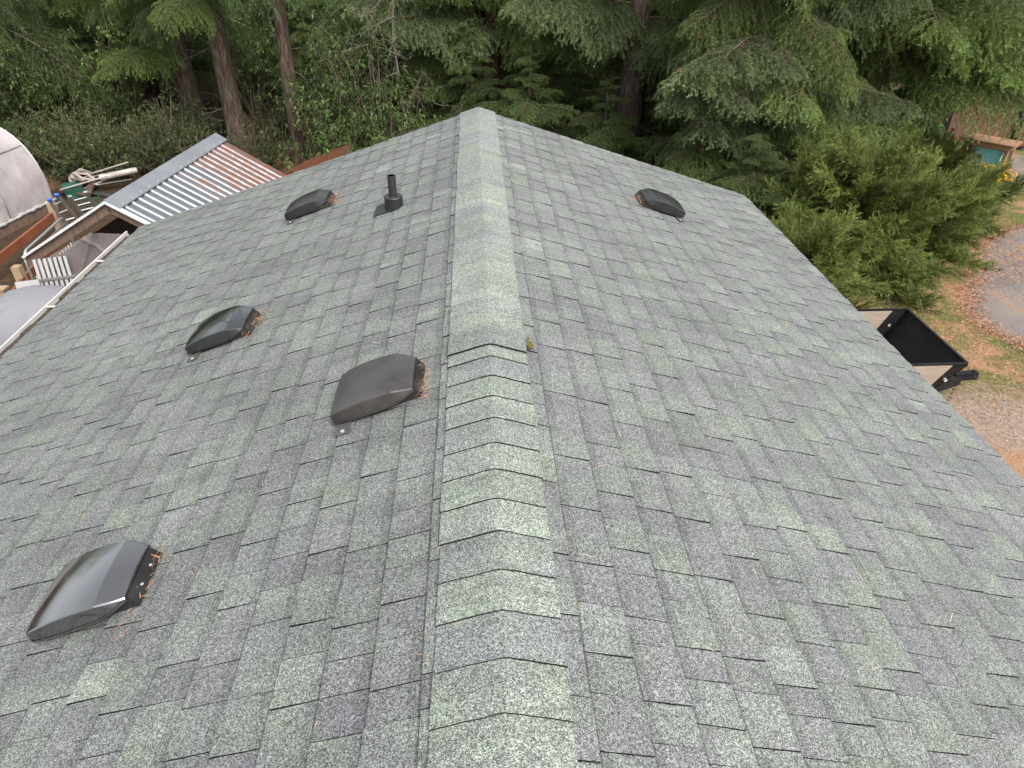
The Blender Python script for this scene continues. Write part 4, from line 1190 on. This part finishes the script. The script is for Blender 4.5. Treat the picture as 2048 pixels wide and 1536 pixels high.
# grey fabric covers over parked things under the eave
def cover(label, cx, cy, rx, ry, h, rz, seed):
    r = np.random.default_rng(seed); ph = r.uniform(0, 6.28, 6); nx, ny = 56, 64; V = []
    for j in range(ny + 1):
        v = -1 + 2 * j / ny
        for i in range(nx + 1):
            u = -1 + 2 * i / nx
            # square -> superellipse dome
            q = (abs(u) ** 2.6 + abs(v) ** 2.6) ** (1 / 2.6); mx = max(abs(u), abs(v), 1e-6); k = mx / max(q, 1e-6)
            rad = mx
            a = math.atan2(v, u)
            z = h * (1 - rad ** 3.2) ** .62 if rad < 1 else 0
            fold = .035 * (rad ** 1.5) * (math.sin(11 * a + ph[0]) + .6 * math.sin(19 * a + ph[1] + 2 * rad)) + .02 * math.sin(5 * u + 9 * v + ph[2]) * rad
            V.append((u * k * rx * (1 + fold * .7), v * k * ry * (1 + fold * .7), max(z + fold * .55 * (1 if rad < .97 else 0), 0.0)))
    F = [(j*(nx+1)+i, j*(nx+1)+i+1, (j+1)*(nx+1)+i+1, (j+1)*(nx+1)+i) for j in range(ny) for i in range(nx)]
    b = MB(); b.add(V, F); o = b.build('fabric_cover', M['cover'], None, True); o.location = (cx, cy, GZ); o.rotation_euler = (0, 0, rz)
    tag(o, label, 'cover', 'grey fabric covers beside the garage')
cover('larger grey fabric cover draped over something bulky beside the shed', -5.15, 7.55, 1.1, .86, 1.60, -.1, 1)
cover('nearer grey fabric cover at the left picture edge under the gutter', -5.15, 5.72, 1.2, 1.0, 1.80, .05, 2)

# scrap heap, green bin lid and hose behind the ladders
rs = np.random.default_rng(9)
kinds = [('wide_pipe', 'thick pale pipe lying across the scrap pile'), ('metal_bar', 'thin pale bar sticking out of the scrap pile'), ('metal_frame', 'bent metal frame on the scrap pile'), ('old_plank', 'old board at the bottom of the scrap pile')]
cx0, cy0 = -8.6, 15.75
def scrap(name, label, b, mat, cat):
    o = b.build(name, mat); o.location = (cx0, cy0, GZ); tag(o, label, cat, 'scrap pile by the greenhouse')
b = MB(); b.tube([(.15, .25, .34), (.85, .62, .40)], .065, 12); scrap('wide_pipe', kinds[0][1], b, M['scrap'], 'pipe')
for k, lab in enumerate(['thin pale bar lowest in the scrap pile', 'thin pale bar sticking out left of the scrap pile', 'thin rusty bar across the scrap pile', 'thin bar pointing at the shed from the scrap pile', 'thin bar standing up from the scrap pile']):
    b = MB(); a = rs.uniform(-.5, .8); z = .1 + .08 * k; p = np.array([rs.uniform(-.5, .1), rs.uniform(-.3, .3), z]); d = np.array([math.cos(a), math.sin(a), rs.uniform(-.05, .3)]) * rs.uniform(.6, 1.0)
    b.tube([tuple(p), tuple(p + d)], .017, 7); scrap('metal_bar', lab, b, M['alum'] if k % 2 else M['scrap'], 'bar')
for k, lab in enumerate(['bent pale metal bracket on top of the scrap pile', 'square metal bracket leaning in the scrap pile', 'small bracket at the left of the scrap pile']):
    b = MB(); o_ = np.array([-.45 + .32 * k, .15 - .1 * k, .30 + .05 * k]); a = .4 + k
    u_ = np.array([math.cos(a), math.sin(a), .15]) * .36; v_ = np.array([-math.sin(a), math.cos(a), .3]) * .24
    for p0, p1 in ((o_, o_ + u_), (o_ + u_, o_ + u_ + v_), (o_ + u_ + v_, o_ + v_), (o_ + v_, o_)): b.bar(tuple(p0), tuple(p1), .05, .04)
    scrap('bent_bracket', lab, b, M['scrap'], 'bracket')
for k, lab in enumerate(['dark board under the scrap pile', 'dark broken board at the right of the scrap pile', 'dark board at the back of the scrap pile']):
    b = MB(); a = rs.uniform(0, 3); p = np.array([rs.uniform(-.4, .3), rs.uniform(-.2, .3), .05 + .06 * k]); d = np.array([math.cos(a), math.sin(a), .05]) * .8
    b.bar(tuple(p - d / 2), tuple(p + d / 2), .14, .04); scrap('old_plank', lab, b, M['old_wood'] if k else M['black_pot'], 'board')
root = empty('green_bin', (-8.95, 15.75, GZ), .4); root.scale = (.62, .62, .62); tag(root, 'green plastic storage bin between greenhouse and scrap pile', 'bin')
b = MB(); V = [(-.26, -.2, 0), (.26, -.2, 0), (.26, .2, 0), (-.26, .2, 0), (-.31, -.25, .42), (.31, -.25, .42), (.31, .25, .42), (-.31, .25, .42)]
b.add(V, [(0, 3, 2, 1), (4, 5, 6, 7), (0, 1, 5, 4), (1, 2, 6, 5), (2, 3, 7, 6), (3, 0, 4, 7)]); b.build('tub', M['green_plastic'], root)
b = MB(); b.box((-.33, -.27, .42), (.33, .27, .46))
for k in range(5): b.box((-.28, -.22 + k * .1, .46), (.28, -.18 + k * .1, .475))
b.build('lid', M['green_plastic'], root)
b = MB(); b.tube([(.22 * (1 - .004 * k) * math.cos(k * .35), .22 * math.sin(k * .35), .03 + .012 * k / 2) for k in range(60)], .012, 6)
o = b.build('garden_hose', M['green_hose'], None, True); o.location = (-8.05, 14.6, GZ); tag(o, 'coiled green garden hose beside the ladders', 'hose')

# ------------------------------------------------------------------ black dump trailer right of the garage
tr = empty('dump_trailer', (4.6, 7.3, GZ)); tag(tr, 'small black trailer with pale wooden end boards beside the garage', 'trailer')
yA, yB, xF, xR, zr, zf = -.69, .66, 1.0, -1.5, .92, .52
b = MB(); b.box((xR, yA + .05, zf - .03), (xF - .28, yB - .05, zf)); b.build('floor', M['black_floor'], tr)
def wallq(pts, th, name, mat):
    b = MB(); P = [Vector(p) for p in pts]; n_ = (P[1] - P[0]).cross(P[2] - P[0]).normalized() * th
    V = [tuple(p) for p in P] + [tuple(p + n_) for p in P]; k = len(P)
    b.add(V, [tuple(range(k))[::-1], tuple(range(k, 2*k))] + [(i, (i+1) % k, (i+1) % k + k, i + k) for i in range(k)]); return b.build(name, mat, tr)
wallq([(xF - .28, yA + .05, zf), (xF, yA, zr), (xF, yB, zr), (xF - .28, yB - .05, zf)], -.02, 'front_wall', M['black_floor'])
wallq([(xF - .28, yA + .05, zf), (xF - .42, yA + .03, zf), (xF - .20, yA, zr), (xF, yA, zr)], .02, 'corner_plate', M['black_steel'])
wallq([(xF - .28, yB - .05, zf), (xF - .42, yB - .03, zf), (xF - .20, yB, zr), (xF, yB, zr)], -.02, 'corner_plate', M['black_steel'])
for y_, s_ in ((yA, 1), (yB, -1)):
    b = MB(); V = [(xR, y_ + .02 * s_, zf), (xF - .41, y_ + .02 * s_, zf), (xF - .18, y_, zr), (xR, y_, zr)]
    V = [(x, y - .018, z) for x, y, z in V] + [(x, y + .018, z) for x, y, z in V]
    b.add(V, [(0, 1, 2, 3), (7, 6, 5, 4), (0, 4, 5, 1), (1, 5, 6, 2), (2, 6, 7, 3), (3, 7, 4, 0)]); b.build('wooden_board', M['pale_wood'], tr)
    b = MB(); b.bar((xR, y_, zr + .014), (xF, y_, zr + .014), .030, .02); b.build('top_rail', M['black_steel'] if y_ > 0 else M['galv'], tr) if y_ > 0 else b.build('top_rail', M['black_steel'], tr)
b = MB(); b.bar((xF, yA, zr + .014), (xF, yB, zr + .014), .03, .02); b.build('top_rail', M['black_steel'], tr)
for y_ in (yA - .026, yB - .045):
    b = MB(); b.tube([(xF - .20, y_ - .004, .72), (xF - .20, y_ + .03, .72)], .02, 10); b.build('bolt', M['screw'], tr)
b = MB(); b.box((xR, yA + .1, zf - .15), (xF - .3, yA + .18, zf - .04)); b.box((xR, yB - .18, zf - .15), (xF - .3, yB - .1, zf - .04)); b.build('chassis', M['black_steel'], tr)
b = MB(); b.bar((xF - .75, yA + .02, zf - .14), (xF + .48, -.10, zf - .22), .07, .11); b.bar((xF - .75, yB - .02, zf - .14), (xF + .48, -.02, zf - .22), .07, .11); b.build('drawbar', M['black_steel'], tr)
b = MB(); b.bar((xF + .42, -.06, zf - .19), (xF + .72, -.06, zf - .17), .08, .10); b.tube([(xF + .68, -.06, zf - .22), (xF + .68, -.06, zf - .11)], [.06, .03], 10); b.build('coupler', M['black_steel'], tr)
b = MB(); b.tube([(xF - .05, -.38, zf - .10), (xF + .32, -.16, zf - .13)], .03, 8); b.build('jack', M['black_steel'], tr)
b = MB()
for k in range(18):
    t = k / 17; c = Vector((xF + .42 - .12 * t, -.16 - .06 * t, zf - .26 - .34 * math.sin(math.pi * min(t, .7)))); b.tube([(c.x + .016 * math.cos(a), c.y + (.016 * math.sin(a) if k % 2 else 0), c.z + (0 if k % 2 else .016 * math.sin(a))) for a in np.linspace(0, 6.28, 9)], .005, 5)
b.build('safety_chain', M['black_steel'], tr)
b = MB(); b.box((-.30, yA - .012, zf - .12), (.30, yA + .02, zf - .03)); pl_ = b.build('marker_plate', M['black_steel'], tr)
b = MB(); b.box((.10, yA - .016, zf - .105), (.27, yA - .011, zf - .045)); b.build('white_reflector', M['white_plastic'], pl_)
b = MB(); b.box((.03, yA - .016, zf - .105), (.10, yA - .011, zf - .045)); b.build('red_reflector', M['red'], pl_)
for y_ in (yA - .02, yB - .1):
    b = MB(); b.tube([(-.5, y_, .27), (-.5, y_ + .12, .27)], [.27, .27], 24); wh = b.build('tyre', M['rubber'], tr, True, 40)
    b = MB(); b.tube([(-.5, y_ - .004, .27), (-.5, y_ + .05, .27)], [.15, .13], 18); b.build('rim', M['galv'], wh, True, 40)

# ------------------------------------------------------------------ wooden stand with cooler, fence, flowers
SX, SY, SR = 12.15, 16.36, -.877
st = empty('wooden_stand', (SX, SY, GZ), SR); tag(st, 'low stained wooden stand with a flat roof board at the right edge', 'stand')
for x in (-.44, .44):
    for y_ in (-.24, .24):
        b = MB(); b.box((x - .04, y_ - .04, 0), (x + .04, y_ + .04, .82)); b.build('post', M['stand_wood'], st)
b = MB(); b.bar((-.52, 0, .86), (.58, 0, .86), .66, .03); b.build('roof_board', M['stand_wood'], st)
for y_ in (-.298, .298):
    b = MB(); b.box((-.48, y_ - .018, .74), (.48, y_ + .018, .835)); b.build('header', M['stand_wood'], st)
    b = MB(); b.box((-.48, y_ - .018, .20), (.48, y_ + .018, .30)); b.build('apron', M['stand_wood'], st)
for x in (-.498, .498):
    b = MB(); b.box((x - .017, -.278, .20), (x + .017, .278, .30)); b.build('apron', M['stand_wood'], st)
    b = MB(); b.box((x - .017, -.278, .75), (x + .017, .278, .835)); b.build('header', M['stand_wood'], st)
b = MB(); b.box((-.40, -.275, .27), (.40, .275, .295)); b.build('shelf', M['stand_wood'], st)
for x in (-.44, .44):
    b = MB(); b.box((x - .03, -.2, .03), (x + .03, .2, .09)); b.build('foot_rail', M['stand_wood'], st)
cl = empty('cooler', tuple(Matrix.Translation((SX, SY, GZ)) @ Matrix.Rotation(SR, 4, 'Z') @ Vector((.06, 0, .297))), SR)
tag(cl, 'turquoise cooler box with a white label on the wooden stand', 'cooler')
b = MB(); V = [(-.27, -.17, 0), (.27, -.17, 0), (.27, .17, 0), (-.27, .17, 0), (-.30, -.19, .34), (.30, -.19, .34), (.30, .19, .34), (-.30, .19, .34)]
b.add(V, [(0, 3, 2, 1), (4, 5, 6, 7), (0, 1, 5, 4), (1, 2, 6, 5), (2, 3, 7, 6), (3, 0, 4, 7)]); b.build('body', M['cooler'], cl)
b = MB(); b.box((-.315, -.205, .345), (.315, .205, .41)); b.box((-.28, -.17, .41), (.28, .17, .425)); b.build('lid', M['cooler'], cl)
b = MB(); b.box((-.25, -.196, .13), (-.09, -.184, .26)); lb = b.build('label_plate', M['white_plastic'], cl)
b = MB(); b.box((-.215, -.199, .165), (-.125, -.195, .235)); b.build('dark_print', M['dark_sign'], lb)
b = MB(); b.tube([(.303, -.05, .24), (.325, -.05, .20), (.325, .05, .20), (.303, .05, .24)], .012, 6); b.build('handle', M['black_steel'], cl)

fe = empty('board_fence', (14.6, 18.6, GZ), -.30); tag(fe, 'dark brown vertical board fence with black posts behind the stand', 'fence')
for k in range(30):
    x = -2.0 + k * .185; b = MB(); h = 1.42 + .01 * ((k * 7) % 5)
    b.box((x, -.012 + .004 * (k % 2), .09), (x + .175, .012 + .004 * (k % 2), h)); b.build('fence_board', M['fence_wood'], fe)
for k in range(4):
    x = -1.9 + k * 1.72; b = MB(); b.box((x - .06, -.09, 0), (x + .06, -.015, 1.62)); b.build('post', M['black_steel'], fe)
for z in (.06, 1.46):
    b = MB(); b.box((-2.0, -.04, z - .05), (3.54, .04, z + .03)); b.build('rail', M['black_steel'], fe)

r = np.random.default_rng(88)
fl = empty('yellow_flower_pot', (11.35, 14.95, GZ)); tag(fl, 'pot of bright yellow flowers in front of the wooden stand', 'flowers')
b = MB(); b.tube([(0, 0, 0), (0, 0, .30), (0, 0, .33), (0, 0, .30)], [.17, .23, .24, .20], 20); b.build('pot', M['pot'], fl, True, 40)
P = np.stack([r.normal(0, .20, 900), r.normal(0, .20, 900), .28 + np.abs(r.normal(0, .14, 900))], 1)
D = P - [0, 0, .2]; D /= np.linalg.norm(D, axis=1, keepdims=True)
V, C = blades(P, D, 3, .10, .022, .6, r, BROAD[[0, 2, 3]]); link('foliage', quad_mesh('foliage', V, C, [M['broad'], M['twig']]), fl)
P2 = np.stack([r.normal(0, .20, 240), r.normal(0, .20, 240), .40 + np.abs(r.normal(0, .12, 240))], 1)
D = P2 - [0, 0, .1]; D /= np.linalg.norm(D, axis=1, keepdims=True)
V, C = blades(P2, D, 7, .045, .030, .15, r, np.array([(.80, .50, .02), (.86, .60, .05), (.72, .40, .01)])); link('blossoms', quad_mesh('blossoms', V, C, [M['petal'], M['twig']]), fl)['kind'] = 'stuff'

# grass and litter on the right hand yard
n = 70000
P = np.stack([r.uniform(4.8, 13.5, n), r.uniform(6.6, 16.5, n), np.full(n, GZ)], 1)
edge = np.interp(P[:, 1], [6.9, 7.5, 8.35, 9.25, 10.1, 11.1, 12.1, 12.9, 13.9], [10.5, 9.2, 7.9, 7.6, 8.0, 8.7, 9.4, 10.5, 13.0])
patch = np.sin(P[:, 0] * 1.9 + 1) * np.sin(P[:, 1] * 1.5) + r.normal(0, .45, n)
keep = (P[:, 0] < edge + r.normal(0, .06, n)) & (patch > -.1) & (P[:, 1] > 7.9)
P = P[keep]; D = r.normal(size=P.shape) * .5 + [0, 0, 1.0]; D /= np.linalg.norm(D, axis=1, keepdims=True)
V, C = blades(P, D, 2, .038, .0045, .8, r, np.array([(.12, .13, .03), (.20, .18, .06), (.30, .24, .10), (.08, .10, .02)]))
tag(link('grass', quad_mesh('grass', V, C, [M['small'], M['twig']])), 'thin dry grass on the yard between the cypress and the road', 'grass', kind='stuff')
n = 60000
P = np.stack([r.uniform(4.5, 11.0, n), r.uniform(4.0, 14.5, n), np.full(n, GZ + .012)], 1)
ye_ = r.uniform(6.9, 13.9, 11000); xe_ = np.interp(ye_, [6.9, 7.5, 8.35, 9.25, 10.1, 11.1, 12.1, 12.9, 13.9], [10.5, 9.2, 7.95, 7.65, 8.1, 8.8, 9.5, 10.6, 13.0]) + r.normal(0, .13, 11000) + .10 * np.sin(ye_ * 9) * r.random(11000)
Pe = np.stack([xe_, ye_, np.full(11000, GZ + .012)], 1)
Pb = np.stack([r.normal(-4.0, .7, 9000), r.normal(18.0, 1.2, 9000), np.full(9000, GZ + .02)], 1)
dens = np.sin(P[:, 0] * 1.3 + P[:, 1] * .7) + np.sin(P[:, 1] * 2.1 - P[:, 0]) * .6 + r.normal(0, .6, n); P = np.concatenate([P[dens > .1], Pe, Pb])
D = r.normal(size=P.shape); D[:, 2] *= .08; D /= np.linalg.norm(D, axis=1, keepdims=True)
V, C = blades(P, D, 1, .055, .0065, .95, r, np.array([(1.0, 1.0, 1.0), (1.4, 1.45, 1.5), (.65, .6, .6)]))
tag(link('needle_drift', quad_mesh('needle_drift', V, C, [M['straw'], M['twig']])), 'orange brown needles drifted over the yard, the road edge and the wood floor', 'needles', kind='stuff')
